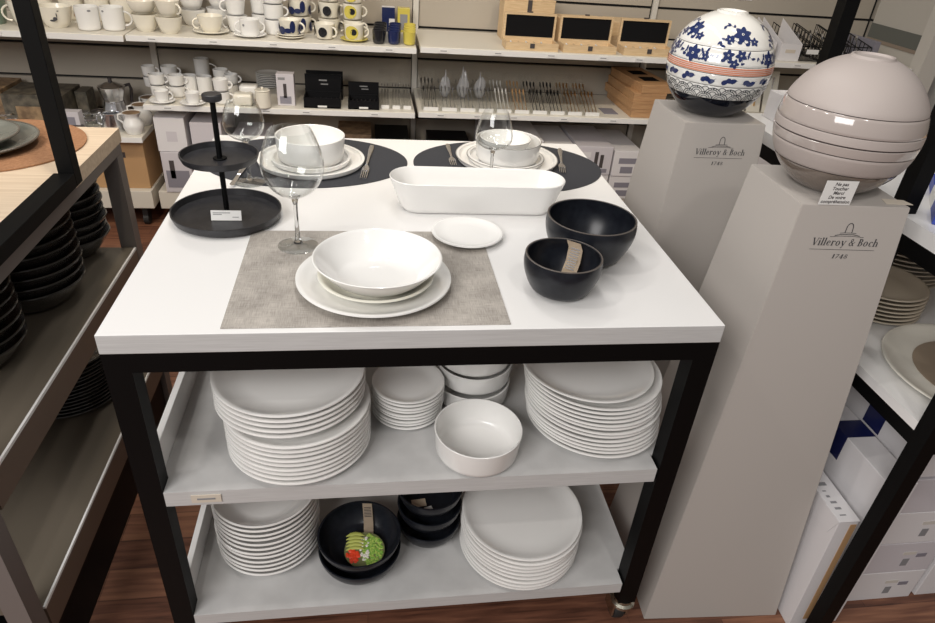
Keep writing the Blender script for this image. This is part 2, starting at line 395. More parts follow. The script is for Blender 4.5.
# ------------------------------------------------------------------ crockery shapes
def coupe(R, h, foot, t=.005, k=2.2, n=10):
    o = [(0, .002), (foot-.006, .002), (foot-.004, 0), (foot, 0), (foot+.002, .0022)]
    for i in range(1, n+1):
        a = i/n; r = foot+.002+(R-foot-.002)*a; o.append((r, .0022+(h-t*.6-.0022)*a**k))
    inn = [(R-.0006, h-.0006), (R-.0028, h)]
    for i in range(n-1, -1, -1):
        a = i/n; r = foot-.001+(R-foot-.003)*a; inn.append((r, .0022+t+(h-t-.0022)*a**k))
    inn.append((0, .0022+t)); return o+inn
def bowlprof(R, h, foot, t=.004, bulge=.0, k=.45, n=12, ft=.003):
    """round-sided bowl: radius grows as a**k of height"""
    o = [(0, ft*.6), (foot-.004, ft*.6), (foot-.003, 0), (foot, 0), (foot+.001, ft)]
    for i in range(1, n+1):
        a = i/n; r = foot + (R-foot)*(a**k) + bulge*math.sin(PI*min(1, a*1.0))*a
        o.append((r, ft+(h-ft)*a))
    inn = [(o[-1][0]-t*.5, h+.0008), (o[-1][0]-t, h)]
    for i in range(n-1, 0, -1):
        a = i/n; r = foot + (R-foot)*(a**k) + bulge*math.sin(PI*a)*a - t
        z = ft+(h-ft)*a
        inn.append((max(r, 0.001), max(z, ft+t)))
    inn.append((foot*.6, ft+t)); inn.append((0, ft+t)); return o+inn
def cylbowl(R, h, t=.004, R2=None, fil=.010):
    R2 = R2 or R
    o = [(0, .0015), (R2-fil-.004, .0015), (R2-fil-.002, 0), (R2-fil, 0)]
    for i in range(1, 6):
        a = i/5*PI/2; o.append((R2-fil+fil*math.sin(a), fil-fil*math.cos(a)))
    o += [(R, h-.001), (R-t*.5, h), (R-t, h-.001)]
    for i in range(5, -1, -1):
        a = i/5*PI/2; o.append((R2-fil-t+fil*math.sin(a), fil+t*1-fil*math.cos(a)))
    o.append((0, t)); return o
def ware(name, prof, m, loc, label, cat, group=None, seg=64, sx=1, sy=1, rz=0, mats=None):
    o = obj(name, lathe(prof, seg, sx=sx, sy=sy), m, loc=loc, smooth=45); o.rotation_euler = (0, 0, rz)
    return tag(o, label, cat, group)

E0 = .0006
# front place setting
pm = tag(obj('placemat', bx(-.227, .227, -.173, .173, 0, .0016, bev=.0004), 'woven', loc=(.4035, .1855, H+.0003)), 'grey-brown woven rectangular placemat at the front of the table', 'placemat')
zt = H+.0022
ware('dinner_plate', coupe(.1335, .019, .075), 'porcelain', (.412, .144, zt), 'large white coupe plate lowest on the grey-brown rectangular placemat', 'plate', seg=96)
ware('soup_plate', coupe(.099, .022, .062, k=1.6), 'porcelain_warm', (.415, .136, zt+.0078), 'creamy white plate between the large plate and the salad bowl on the rectangular placemat', 'plate', seg=96)
sb = ware('salad_bowl', bowlprof(.1085, .046, .058, k=.62, t=.0035), 'porcelain', (.418, .132, zt+.0078+.0078), 'wide shallow white bowl topmost on the grey-brown rectangular placemat', 'bowl', seg=96)
ware('dessert_plate', coupe(.072, .013, .038), 'porcelain', (.600, .335, H+.0024), 'small white plate lying half on the back right corner of the rectangular placemat', 'plate')

# black bowls on the table
def black_bowl(R, h, foot, loc, label, name='black_bowl'):
    pr = bowlprof(R, h, foot, t=.0045, k=.30, bulge=.008*R/.08, n=16)
    o = obj(name, lathe(pr, 80), 'black_bowl', loc=loc, smooth=50)
    tag(o, label, 'bowl'); rr = max(r for r, z in pr if abs(z-h) < 1e-6)
    rim = obj('rim', lathe([(rr-.0006, h+.0002), (rr+.0001, h-.0002), (rr+.0001, h+.0006), (rr-.0013, h+.0012), (rr-.0026, h+.0010), (rr-.003, h+.0004)], 80, closed=True), 'black_rim', o, smooth=60); rim['label'] = 'thin brownish unglazed rim'
    return o
black_bowl(.0855, .084, .046, (.826, .255, H+E0), 'larger matte black bowl at the right edge of the display table')
sbo = black_bowl(.0675, .070, .038, (.7385, .123, H+E0), 'smaller matte black bowl with a tan paper tag in it')
# paper tag hanging over the inner wall of the small black bowl
def strip(pts, wv, th=.0006):
    t = bmesh.new(); wv = Vector(wv); a = []
    for p in pts:
        p = Vector(p); a.append([t.verts.new(p-wv), t.verts.new(p+wv)])
    for p, q in zip(a, a[1:]): t.faces.new([p[0], p[1], q[1], q[0]])
    r = bmesh.ops.solidify(t, geom=t.faces[:], thickness=th); return t
tg = strip([(.030, .048, .0715), (.034, .0435, .0600), (.030, .034, .0400), (.020, .018, .0260), (.008, .000, .0160)], (.0105, -.0090, .0))
for k in range(7):
    a = Vector((.0335-.0012*k, .0408-.0045*k, .0555-.0047*k))
o = tag(obj('paper_tag', tg, 'tan_label', loc=(.7385, .123, H+E0), smooth=60), 'tan paper tag tucked inside the smaller black bowl on the table', 'tag')
pr_ = bmesh.new()
for k in range(9):
    f = k/8
    c = Vector((.0345, .0425, .0595)).lerp(Vector((.0215, .0215, .0305)), f)
    d = Vector((.0064, -.0056, 0)); nn = Vector((-.6, -.6, .5)).normalized()*.0016; e = Vector((-.0006, -.0010, -.0014))*.5
    c = c+nn; pr_.faces.new([pr_.verts.new(v) for v in (c-d-e, c+d-e, c+d+e, c-d+e)])
obj('print', pr_, 'print_grey', o)

# long white dish
def stadium(hx, hy, n=14):
    r = hy; P = []
    for i in range(n+1):
        a = -PI/2+PI*i/n; P.append((hx-r+r*math.cos(a), r*math.sin(a)))
    for i in range(n+1):
        a = PI/2+PI*i/n; P.append((-hx+r+r*math.cos(a), r*math.sin(a)))
    return P
def loft(loops):
    t = bmesh.new(); R = [[t.verts.new((x, y, z)) for x, y in P] for P, z in loops]; n = len(R[0])
    for a, b in zip(R, R[1:]):
        for i in range(n): t.faces.new([a[i], a[(i+1) % n], b[(i+1) % n], b[i]])
    t.faces.new(R[0][::-1]); t.faces.new(R[-1]); return t
L = [(stadium(.155, .030), 0), (stadium(.163, .034), .002), (stadium(.170, .039), .012), (stadium(.1835, .0505), .05), (stadium(.192, .0565), .073), (stadium(.1905, .055), .0745), (stadium(.1885, .0535), .073),
     (stadium(.179, .0465), .05), (stadium(.166, .035), .013), (stadium(.157, .028), .0065)]
dsh = tag(obj('serving_dish', loft(L), 'porcelain_matte', loc=(.6395, .480, H+E0), smooth=50), 'long narrow white serving dish across the middle of the table', 'dish')
dsh.rotation_euler = (0, 0, -.02)

# oval black placemats
def ovalmat(x, y, rx, ry, label):
    tag(obj('placemat', lathe([(0, 0), (1, 0), (1, .0018), (0, .0018)], 96, sx=rx, sy=ry), 'mat_black', loc=(x, y, H+.0003)), label, 'placemat')
ovalmat(.2535, .766, .249, .182, 'black oval placemat at the back left of the table')
ovalmat(.7635, .762, .2460, .188, 'black oval placemat at the back right of the table')
zp = H+.0024
ware('dinner_plate', cylbowl(.130, .014, .005, .128, .008), 'porcelain_matte', (.265, .750, zp), 'large white rimmed plate lowest on the left oval placemat', 'plate', seg=96)
ware('side_plate', cylbowl(.097, .015, .005, .094, .008), 'porcelain_matte', (.265, .742, zp+.0056), 'smaller white plate under the round bowl on the left oval placemat', 'plate', seg=80)
ware('round_bowl', cylbowl(.0825, .062, .004, .079, .014), 'porcelain_matte', (.266, .740, zp+.0112), 'white straight-sided bowl topmost on the left oval placemat', 'bowl', seg=80)
def silver_rim(o, r, h):
    k = obj('rim', lathe([(r-.0001, h-.0004), (r+.0003, h-.0002), (r+.0001, h+.0005), (r-.0012, h+.0009), (r-.0022, h+.0006), (r-.0012, h+.0002)], 80, closed=True), 'rim_grey', o, smooth=60); k['label'] = 'thin silvery grey painted rim line'
o = ware('dinner_plate', cylbowl(.1345, .014, .005, .131, .008), 'porcelain', (.764, .792, zp), 'large white plate with grey rim line, lowest on the right oval placemat', 'plate', seg=96); silver_rim(o, .1345, .0132)
o = ware('side_plate', cylbowl(.1015, .013, .005, .098, .008), 'porcelain', (.758, .780, zp+.0056), 'smaller white plate with grey rim line under the bowls on the right oval placemat', 'plate', seg=80); silver_rim(o, .1015, .0122)
o = ware('round_bowl', cylbowl(.0845, .054, .004, .081, .014), 'porcelain', (.760, .770, zp+.0112), 'larger white bowl with grey rim line holding a smaller bowl', 'bowl', seg=80); silver_rim(o, .0845, .0532)
o = ware('round_bowl', bowlprof(.0655, .053, .030, k=.5, t=.0035), 'porcelain', (.752, .772, zp+.0112+.0048), 'small white bowl nested in the larger grey-rimmed bowl', 'bowl', seg=64); silver_rim(o, .0655, .0525)

# cutlery
def fork(a, b, label, z=H+.003):
    a = Vector(a); b = Vector(b); L_ = (b-a).length; t = thing('fork', label, 'fork', (a.x, a.y, z), math.atan2(b.y-a.y, b.x-a.x))
    obj('handle', tube([(0, 0, .002), (L_*.12, 0, .0025), (L_*.4, 0, .0035), (L_*.62, 0, .004)], .004, 8, rs=[.0055, .0065, .0035, .0028], flat=.45), 'steel', t, smooth=60)
    h = tube([(L_*.62, 0, .004), (L_*.70, 0, .0035), (L_*.78, 0, .003)], .004, 8, rs=[.0028, .0085, .0095], flat=.12)
    for k in (-1.5, -.5, .5, 1.5):
        tube([(L_*.77, k*.0048, .003), (L_*.9, k*.0048, .0025), (L_, k*.0046, .0045)], .0013, 6, h, rs=[.0016, .0014, .0006])
    obj('tines', h, 'steel', t, smooth=60)
def knife(a, b, label, z=H+.003):
    a = Vector(a); b = Vector(b); L_ = (b-a).length; t = thing('knife', label, 'knife', (a.x, a.y, z), math.atan2(b.y-a.y, b.x-a.x))
    obj('handle', tube([(0, 0, .003), (L_*.2, 0, .003), (L_*.45, 0, .003), (L_*.5, 0, .003)], .004, 8, rs=[.0065, .0075, .005, .004], flat=.5), 'steel', t, smooth=60)
    obj('blade', prism([(L_*.5, -.004), (L_*.95, -.008), (L_, -.002), (L_, .004), (L_*.5, .004)], .002, .0032), 'steel', t)
fork((.414, .878, 0), (.391, .635, 0), 'steel fork right of the plates on the left oval placemat')
fork((.620, .905, 0), (.6185, .735, 0), 'steel fork left of the plates on the right oval placemat')
fork((.934, .890, 0), (.893, .697, 0), 'steel fork right of the plates on the right oval placemat')
knife((.112, .72, 0), (.104, .58, 0), 'dark knife left of the plates on the left oval placemat')

# tiered stand
ST = thing('tiered_stand', 'black two-tier serving stand at the left of the table', 'stand', (.120, .422, H+E0))
def traypr(R, h=.015, t=.004): return [(0, .0), (R-.012, .0), (R-.004, .003), (R, h*.8), (R, h), (R-.003, h), (R-.0055, .0055), (R-.014, .0042), (0, .0042)]
obj('bottom_plate', lathe([(r, z+.002) for r, z in traypr(.107, .018)], 80), 'slate', ST, smooth=40)
obj('upper_plate', lathe([(r, z+.119) for r, z in traypr(.0735, .016)], 80), 'slate', ST, smooth=40)
obj('pole', merge(cyl(.0052, .006, .236, 20), cyl(.014, .0, .0022, 24)), 'black_steel', ST, smooth=40)
obj('collar', cyl(.013, .1232, .1262, 24, bev=.0008), 'black_steel', ST, smooth=40)
obj('knob', cyl(.0178, .2345, .2470, 32, bev=.0018), 'slate', ST, smooth=40)
sg = thing('price_card', 'small white price card on the bottom plate of the tiered stand', 'card', (.1235, .392, H+.0075))
tc_ = bx(-.029, .029, -.0006, .0006, 0, .020)
tc_.transform(Matrix.Rotation(-.25, 4, 'X')); obj('card', tc_, 'paper', sg)
pr_ = bmesh.new()
for x0, x1, z0 in ((-.025, .008, .0145), (-.025, -.008, .0115), (.012, .024, .006)):
    bx(x0, x1, -.0012, -.0007, z0, z0+.0014, pr_)
pr_.transform(Matrix.Rotation(-.25, 4, 'X')); obj('print', pr_, 'print_grey', sg)

# wine glasses
def wineglass(x, y, h, zb, rm, zm, rr, rf, label):
    t = thing('wine_glass', label, 'wine glass', (x, y, H+.0022))
    o = []
    n = 14
    for i in range(n+1):
        a = i/n; z = zb + (zm-zb)*(1-math.cos(a*PI/2)); r = rm*math.sin(a*PI/2)
        o.append((max(r, 0.0), z))
    for i in range(1, n+1):
        a = i/n; z = zm+(h-zm)*a; r = rm+(rr-rm)*(a**1.65); o.append((r, z))
    th = .0009
    inn = [(max(r-th, 0), z+(th*1.6 if k < 6 else th*(1-k/len(o)))) for k, (r, z) in enumerate(o)]
    inn[0] = (0, inn[0][1]); inn[-1] = (rr-th, h)
    prof = o + [(rr-th/2, h+.0004)] + inn[::-1]
    obj('bowl', lathe(prof, 64), 'glass_thin', t, smooth=60)
    sp = [(0, .0004), (rf*.97, .0004), (rf, .0010), (rf*.9, .0022), (rf*.5, .0035), (rf*.22, .007), (.0048, .016), (.0036, zb*.5), (.0040, zb*.85), (.0065, zb*.97), (.010, zb+.0016), (0, zb-.0006)]
    obj('foot', lathe(sp[:6]+[(0, .007)], 48), 'glass_foot', t, smooth=50)
    obj('stem', lathe([(0, .0072)]+sp[5:], 32), 'glass_solid', t, smooth=50)
wineglass(.2705, .292, .223, .099, .0555, .160, .0365, .0377, 'large empty red wine glass on the corner of the rectangular placemat')
wineglass(.1375, .611, .182, .097, .0435, .136, .0305, .0354, 'empty wine glass behind the two-tier black stand')
wineglass(.691, .613, .178, .090, .0435, .118, .0275, .0335, 'empty wine glass in front of the grey-rimmed white bowls')

# ------------------------------------------------------------------ stacks on the table shelves
def stack(name, prof, m, spots, label, cat, group, seg=72, sx=1, sy=1, rz=0):
    """spots = list of (x, y, z); each label tells its place in the stack"""
    src = None; n = len(spots)
    for i, p in enumerate(spots):
        if src is None: o = src = obj(name, lathe(prof, seg, sx=sx, sy=sy), m, smooth=45)
        else: o = src.copy(); COL.objects.link(o)
        o.location = p; o.rotation_euler = (0, 0, rz + random.uniform(-.04, .04))
        tag(o, label + ', ' + ('topmost' if i == n-1 and n > 1 else ORD[i]), cat, group)
def jit(x, y, a=.0012): return (x+random.uniform(-a, a), y+random.uniform(-a, a))
dp = coupe(.135, .0215, .080, t=.0048, k=1.9); dp2 = coupe(.1375, .0225, .080, t=.0048, k=1.9)
z = S1+E0
stack('dinner_plate', dp, 'porcelain', [(*jit(.2680, .1225), z+i*.0108) for i in range(9)], 'white dinner plate of the left middle shelf stack, lower group', 'plate', 'dinner plates of the left middle shelf stack')
stack('dinner_plate', dp2, 'porcelain', [(*jit(.2565, .134, .0008), z+9*.0108+.0055+i*.0112) for i in range(5)], 'larger white plate of the left middle shelf stack, upper group', 'plate', 'dinner plates of the left middle shelf stack')
stack('side_plate', coupe(.073, .016, .042, t=.0045, k=1.9), 'porcelain', [(*jit(.4785, .198-.002*i), z+i*.0098) for i in range(9)], 'small white plate in the middle shelf stack of side plates', 'plate', 'side plates on the middle shelf')
stack('round_bowl', cylbowl(.0815, .048, .004, .079, .014), 'porcelain', [(*jit(.625, .268), z+i*.030) for i in range(3)] if False else [(.620, .250, z), (.622, .252, z+.0490), (.620, .250, z+.0980)], 'white straight-sided bowl behind the round dish on middle shelf', 'bowl', 'stacked bowls on the middle shelf')
ware('round_dish', cylbowl(.0850, .060, .003, .081, .014), 'porcelain_matte', (.608, .0745, z), 'single open round white dish at the front middle of the middle shelf', 'dish', seg=80)
ep = coupe(.1375, .0205, .084, t=.0045, k=2.4)
SXE, SYE, RZE = 1.06, .93, -.5
stack('oval_platter', ep, 'porcelain', [(*jit(.864-.0012*i, .153+.0008*i, .0018), z+i*.0093) for i in range(13)], 'white platter in the right stack on the middle shelf', 'platter', 'platters of the right middle shelf stack', sx=1.02, sy=.97, rz=-.6)
ware('oval_platter', coupe(.132, .020, .080, t=.0045, k=2.4), 'porcelain', (.836, .164, z+13*.0093+.0050), 'white platter shifted leftwards on top of the right stack on the middle shelf', 'platter', 'platters of the right middle shelf stack', seg=72, sx=1.02, sy=.97, rz=-.6)
z = S2+E0
stack('pasta_plate', coupe(.1105, .034, .060, t=.0048, k=1.7), 'porcelain', [(*jit(.176, .1715, .0012), z+i*.0136) for i in range(12)], 'white deep plate in the left stack on the bottom shelf', 'plate', 'deep plates on the bottom shelf')
bb = bowlprof(.0895, .055, .050, t=.0040, k=.42, n=12, bulge=.004)
for i, (dx, lab) in enumerate(((.0, 'wide black bowl underneath the one with the salad picture, bottom shelf'), (.0, 'wide black bowl with a round salad picture inside on the bottom shelf'))):
    bwl = ware('black_bowl', bb, 'black_bowl', (.3755, .106, z+i*.0405), lab, 'bowl', 'wide black bowls on the bottom shelf')
# food picture disc + tag
fd = thing('food_picture_disc', 'round card printed with avocado, tomato and sprouts lying in the black bowl', 'picture card', (.386, .089, z+.0405+.0140))
FM = Matrix.Translation((0, 0, .004)) @ Matrix.Rotation(.10, 4, 'X')
b = lathe([(0, 0), (.0435, 0), (.0435, .0008), (0, .0008)], 40); b.transform(FM); obj('card_disc', b, 'olive', fd)
random.seed(11)
def blobs(n, fx, r, h, mtl, nm, squash=.4):
    bm = bmesh.new()
    for _ in range(n):
        x, y = fx(); t = bmesh.new(); bmesh.ops.create_icosphere(t, subdivisions=1, radius=r*random.uniform(.7, 1.2))
        for v in t.verts: v.co = Vector((v.co.x+x, v.co.y+y, v.co.z*squash+.0012+h))
        merge(bm, t)
    bm.transform(FM); obj(nm, bm, mtl, fd, smooth=60)
def inpoly(cx, cy, rx, ry): 
    def g():
        while 1:
            a = random.uniform(-1, 1); c = random.uniform(-1, 1)
            if a*a+c*c < 1 and math.hypot(cx+a*rx, cy+c*ry) < .0395: return cx+a*rx, cy+c*ry
    return g
blobs(34, inpoly(-.026, -.013, .015, .017), .0052, .0005, 'tomato', 'tomato_print')
blobs(210, inpoly(.019, .0, .024, .042), .0036, .0, 'sprout', 'sprout_print')
blobs(26, inpoly(.0, .003, .011, .03), .0034, .0008, 'cream_plate', 'nut_print')
bm = bmesh.new()
for k in range(5):
    t = tube([(-.020+.020*s_, .034-.0085*k+.006*(1-s_*s_)-.004*s_*0, .0030) for s_ in (-1, -.5, 0, .5, 1)], .004, 8, rs=[.001, .0042, .0050, .0042, .001], flat=.4); merge(bm, t)
bm.transform(FM); obj('avocado_print', bm, 'avocado', fd, smooth=60)
t3 = strip([(.007, .0965, .0560), (.008, .0915, .0440), (.009, .084, .0300), (.010, .070, .0160), (.010, .052, .0085)], (.0105, -.001, 0))
o = tag(obj('paper_tag', t3, 'tan_label', loc=(.385, .088, z+.0405+.001), smooth=60), 'tan paper tag hanging inside the wide black bowl on the bottom shelf', 'tag')
pr_ = bmesh.new()
for k in range(7):
    c = Vector((.0077, .0925, .0480)).lerp(Vector((.009, .083, .0290)), k/6)+Vector((0, -.0014, .0008))
    pr_.faces.new([pr_.verts.new(c+Vector(d)) for d in ((-.008, -.0004, -.0006), (.008, -.0004, -.0006), (.008, .0004, .0006), (-.008, .0004, .0006))])
obj('print', pr_, 'print_dark', o)
# black rounded bowls further back
hb = bowlprof(.0735, .050, .046, t=.004, k=.40, n=12, bulge=.003)
stack('black_bowl', hb, 'black_bowl', [(.5340, .180, z+i*.0513) for i in range(3)], 'small black bowl stacked right of the salad picture bowl', 'bowl', 'small black bowls on the bottom shelf', seg=64)
lab2 = strip([(.515-.5335, .165-.198, .012), (.515-.5335, .178-.198, .0072)], (.016, .002, 0)); 
tag(obj('sticker', bx(-.016, .016, -.011, .011, 0, .0006, mtx=Matrix.Rotation(.1, 4, 'Z')), 'tan_label', loc=(.508, .166, z+.1026+.0080)), 'tan sticker inside the topmost small black bowl', 'sticker')
tag(obj('sticker', bx(-.009, .009, -.008, .008, 0, .0006, mtx=Matrix.Rotation(.3, 4, 'Z')), 'paper', loc=(.529, .146, z+.1026+.0082)), 'small white sticker inside the topmost small black bowl', 'sticker')
stack('oval_plate', coupe(.136, .018, .084, t=.0045, k=2.6), 'porcelain', [(*jit(.740, .130, .002), z+i*.0122) for i in range(9)], 'white plate in the right stack on the bottom shelf', 'plate', 'plates of the right bottom shelf stack', sx=1.0, sy=1.03)

# ------------------------------------------------------------------ pedestals with lettering
def letters(text, cap=1.0, sc=1.0):
    """antiqua letters from stems, hairlines, bowls and serifs; returns mesh in the xy plane and its width"""
    bm = bmesh.new(); ST_, HL, XH = .19, .075, .66
    def poly(P): bm.faces.new([bm.verts.new((x, y, 0)) for x, y in P])
    def st(x0, y0, x1, y1, w): poly([(x0-w/2, y0), (x0+w/2, y0), (x1+w/2, y1), (x1-w/2, y1)])
    def sf(x, y, w=.34): poly([(x-w/2, y-.025), (x+w/2, y-.025), (x+w/2, y+.025), (x-w/2, y+.025)])
    def arc(cx, cy, rx, ry, a0, a1, n=18, thick=ST_, thin=HL):
        P = []
        for i in range(n+1):
            a = math.radians(a0+(a1-a0)*i/n); t = thin+(thick-thin)*abs(math.cos(a))**1.5
            P.append(((cx+rx*math.cos(a), cy+ry*math.sin(a)), (cx+(rx-t)*math.cos(a), cy+(ry-max(thin, t*.5))*math.sin(a))))
        for p, q in zip(P, P[1:]): poly([p[0], q[0], q[1], p[1]])
    X = 0
    for ch in text:
        x = X
        if ch == 'V': st(x+.46, 0, x+.12, 1, ST_); st(x+.46, 0, x+.80, 1, HL); sf(x+.12, .985, .36); sf(x+.80, .985, .30); w = .90
        elif ch == 'i': st(x+.16, 0, x+.16, XH, ST_); sf(x+.16, .015); sf(x+.10, XH-.02, .2); arc(x+.16, .88, .09, .09, 0, 360, 12, .09, .089); w = .36
        elif ch == 'l': st(x+.16, 0, x+.16, 1.04, ST_); sf(x+.16, .015); sf(x+.10, 1.02, .2); w = .36
        elif ch == 'e': arc(x+.33, XH/2, .29, XH/2+.01, 20, 318); poly([(x+.08, XH*.5), (x+.60, XH*.5), (x+.60, XH*.5+.055), (x+.08, XH*.5+.055)]); w = .68
        elif ch == 'r': st(x+.17, 0, x+.17, XH, ST_); sf(x+.17, .015); sf(x+.11, XH-.02, .2); arc(x+.42, XH-.22, .22, .22, 50, 150); arc(x+.52, XH-.08, .075, .075, 0, 360, 10, .075, .074); w = .60
        elif ch == 'o': arc(x+.36, XH/2, .32, XH/2+.01, 0, 360, 28); w = .76
        elif ch == 'y': st(x+.40, .02, x+.14, XH, ST_); st(x+.30, -.30, x+.66, XH, HL); sf(x+.14, XH-.015, .3); sf(x+.66, XH-.015, .26); arc(x+.24, -.27, .075, .075, 0, 360, 10, .075, .074); w = .78
        elif ch == '&': arc(x+.36, .76, .20, .22, 0, 360, 20, .11); arc(x+.34, .27, .30, .28, 90, 400, 24, .15); st(x+.78, 0, x+.26, .62, .13); st(x+.70, .30, x+.80, .52, .06); sf(x+.80, .52, .22); w = .95
        elif ch == 'B': st(x+.17, 0, x+.17, 1, ST_); sf(x+.14, .02, .3); sf(x+.14, .98, .3); arc(x+.34, .755, .27, .245, -90, 90); arc(x+.36, .27, .32, .27, -90, 90); [poly([(x+.17, y), (x+.38, y), (x+.38, y+.05), (x+.17, y+.05)]) for y in (0, .50, .95)]; w = .76
        elif ch == 'c': arc(x+.34, XH/2, .29, XH/2+.01, 45, 318); arc(x+.50, XH-.13, .07, .07, 0, 360, 10, .07, .069); w = .64
        elif ch == 'h': st(x+.17, 0, x+.17, 1.04, ST_); sf(x+.17, .015); sf(x+.11, 1.02, .2); arc(x+.40, XH-.26, .27, .26, 5, 130); st(x+.60, 0, x+.60, XH-.24, ST_); sf(x+.60, .015); w = .78
        elif ch == '1': st(x+.22, 0, x+.22, 1, ST_); sf(x+.22, .015); st(x+.06, .82, x+.18, 1, .06); w = .42
        elif ch == '7': poly([(x+.06, .92), (x+.56, .92), (x+.56, 1), (x+.06, 1)]); st(x+.22, 0, x+.52, .95, .12); w = .62
        elif ch == '4': st(x+.42, 0, x+.42, 1, ST_); st(x+.08, .30, x+.40, 1, .06); poly([(x+.04, .26), (x+.60, .26), (x+.60, .33), (x+.04, .33)]); sf(x+.42, .015); w = .66
        elif ch == '8': arc(x+.30, .76, .21, .24, 0, 360, 20, .11); arc(x+.30, .27, .26, .27, 0, 360, 20, .13); w = .62
        else: w = .34
        X += w+.05
    for v in bm.verts: v.co.x += v.co.y*.12
    return bm, X-.05
def fit_letters(text, width, height, cx, y, spacing=0):
    bm, wd = letters(text)
    k = width/wd
    for v in bm.verts: v.co = Vector(((v.co.x)*k-width/2+cx, v.co.y*height+y, 0))
    return bm
def seg2(P, w, bm):
    for (x0, y0), (x1, y1) in zip(P, P[1:]):
        d = Vector((x1-x0, y1-y0)); n = Vector((-d.y, d.x)).normalized()*w/2
        bm.faces.new([bm.verts.new((a, b, 0)) for a, b in ((x0-n.x, y0-n.y), (x1-n.x, y1-n.y), (x1+n.x, y1+n.y), (x0+n.x, y0+n.y))])
PA, PB, PT = .0978, .1675, 1.0480
def pedestal(cx, cy, yaw, label):
    t = thing('display_pedestal', label, 'pedestal', (cx, cy, 0), yaw)
    b = bmesh.new(); lo = [b.verts.new((i*PB, j*PB, 0)) for i, j in ((-1, -1), (1, -1), (1, 1), (-1, 1))]; hi = [b.verts.new((i*PA, j*PA, PT)) for i, j in ((-1, -1), (1, -1), (1, 1), (-1, 1))]
    b.faces.new(lo[::-1]); b.faces.new(hi)
    for i in range(4): b.faces.new([lo[i], lo[(i+1) % 4], hi[(i+1) % 4], hi[i]])
    bmesh.ops.bevel(b, geom=b.edges[:], offset=.0012, segments=2, affect='EDGES')
    obj('column', b, 'pedestal', t)
    g = fit_letters('Villeroy & Boch', .1225, .0135, .0015, -.006)
    merge(g, fit_letters('1748', .029, .0080, .000, -.030))
    seg2([(-.060, -.0135), (.060, -.0135)], .0008, g)
    arch = [(.0058*math.cos(a)+.001, .0268+.0085*math.sin(a)) for a in [PI*k/14 for k in range(15)]]
    seg2([(arch[0][0]+.0004, .0180)]+arch+[(arch[-1][0]-.0004, .0180)], .0015, g)
    seg2([(-.022, .0125), (-.012, .0148), (.012, .0148), (.024, .0125)], .0012, g)
    seg2([(-.014, .0172), (-.007, .0178), (.009, .0178), (.016, .0172)], .0009, g)
    seg2([(-.030, .0102), (-.012, .0118), (.013, .0118), (.032, .0102)], .0008, g)
    sl = (PB-PA)/PT; zc = PT-.066
    up = Vector((0, sl, 1)).normalized(); o0 = Vector((0, -(PA+sl*.066)-.0006, zc)); nrm = Vector((1, 0, 0)).cross(up)
    mm = Matrix(((1, up.x, nrm.x, o0.x), (0, up.y, nrm.y, o0.y), (0, up.z, nrm.z, o0.z), (0, 0, 0, 1)))
    g.transform(mm); obj('lettering', g, 'ink', t)
    return t
pedestal(1.2251, .1739, -.0537, 'nearer grey tapered pedestal under the beige porcelain ball')
pedestal(1.2125, .6427, -.0106, 'farther grey tapered pedestal under the blue and white porcelain ball')

# porcelain balls of stacked tableware
RB = .1180
def ballsec(a, b, R=RB, n=12, th=.004, groove=.0012):
    """closed shell between heights a and b (in radii), edges rounded towards the seams"""
    fa, fb = math.asin(a), math.asin(b); P = []
    for i in range(n+1):
        f = fa+(fb-fa)*i/n; rr = R - (groove if i in (0, n) else 0)
        P.append((rr*math.cos(f), R*math.sin(f)+(.0004 if i == 0 else (-.0004 if i == n else 0))))
    Q = [((R-th)*math.cos(f), (R-th)*math.sin(f)) for f in [fb+(fa-fb)*i/n for i in range(n+1)]]
    Q[0] = (max(P[-1][0]-th, .001), P[-1][1]); Q[-1] = (max(P[0][0]-th, .001), P[0][1])
    return P+Q
def ball(cx, cy, z, spec, label):
    t = thing('porcelain_ball', label, 'tableware set', (cx, cy, z)); zc = .9*RB
    parts = []
    for nm, a, b, m in spec:
        if nm == 'base_bowl':
            f = ballsec(a, b); P = f[:13]; pr = [(0, 0), (P[0][0]-.002, 0)]+P+[(P[-1][0]-.004, P[-1][1]), (0, P[0][1]+.01)]
            pr = [(r, zz+zc if k > 1 else zz) for k, (r, zz) in enumerate(pr)]
            bm = lathe(pr, 96)
        elif nm == 'lid_bowl':
            f = ballsec(a, b, n=24); P = f[:25]; rt = P[-1][0]; zt_ = P[-1][1]
            pr = [(P[0][0]-.004, P[0][1])]+P[:-1]+[(rt+.001, zt_), (rt-.001, zt_+.004), (rt-.004, zt_+.0042), (rt-.006, zt_+.001), (0, zt_-.0005)]
            bm = lathe([(r, zz+zc) for r, zz in pr], 96)
        else:
            bm = lathe([(r, zz+zc) for r, zz in ballsec(a, b)], 96, closed=True)
        parts.append((nm, bm, m, a, b))
    return t, parts, zc
t, parts, zc = ball(1.2237, .1739, PT+E0, [('base_bowl', -.90, -.486, 'boule_taupe'), ('deep_bowl', -.482, -.213, 'boule_blush'), ('plate', -.209, -.068, 'boule_blush_gloss'), ('rim_plate', -.058, .075, 'boule_blush'),
    ('wide_bowl', .079, .332, 'boule_blush_gloss'), ('lid_bowl', .337, .957, 'boule_blush')], 'beige porcelain ball of stacked bowls and plates on the nearer pedestal')
for nm, bm, m, a, b in parts: obj(nm, bm, m, t, smooth=35)
obj('inner_seams', lathe([(.8*RB*math.cos(f)*1.215, RB*.972*math.sin(f)+zc) for f in [math.asin(-.75)+k*(math.asin(.6)-math.asin(-.75))/20 for k in range(21)]], 64), 'seam', t, smooth=60)

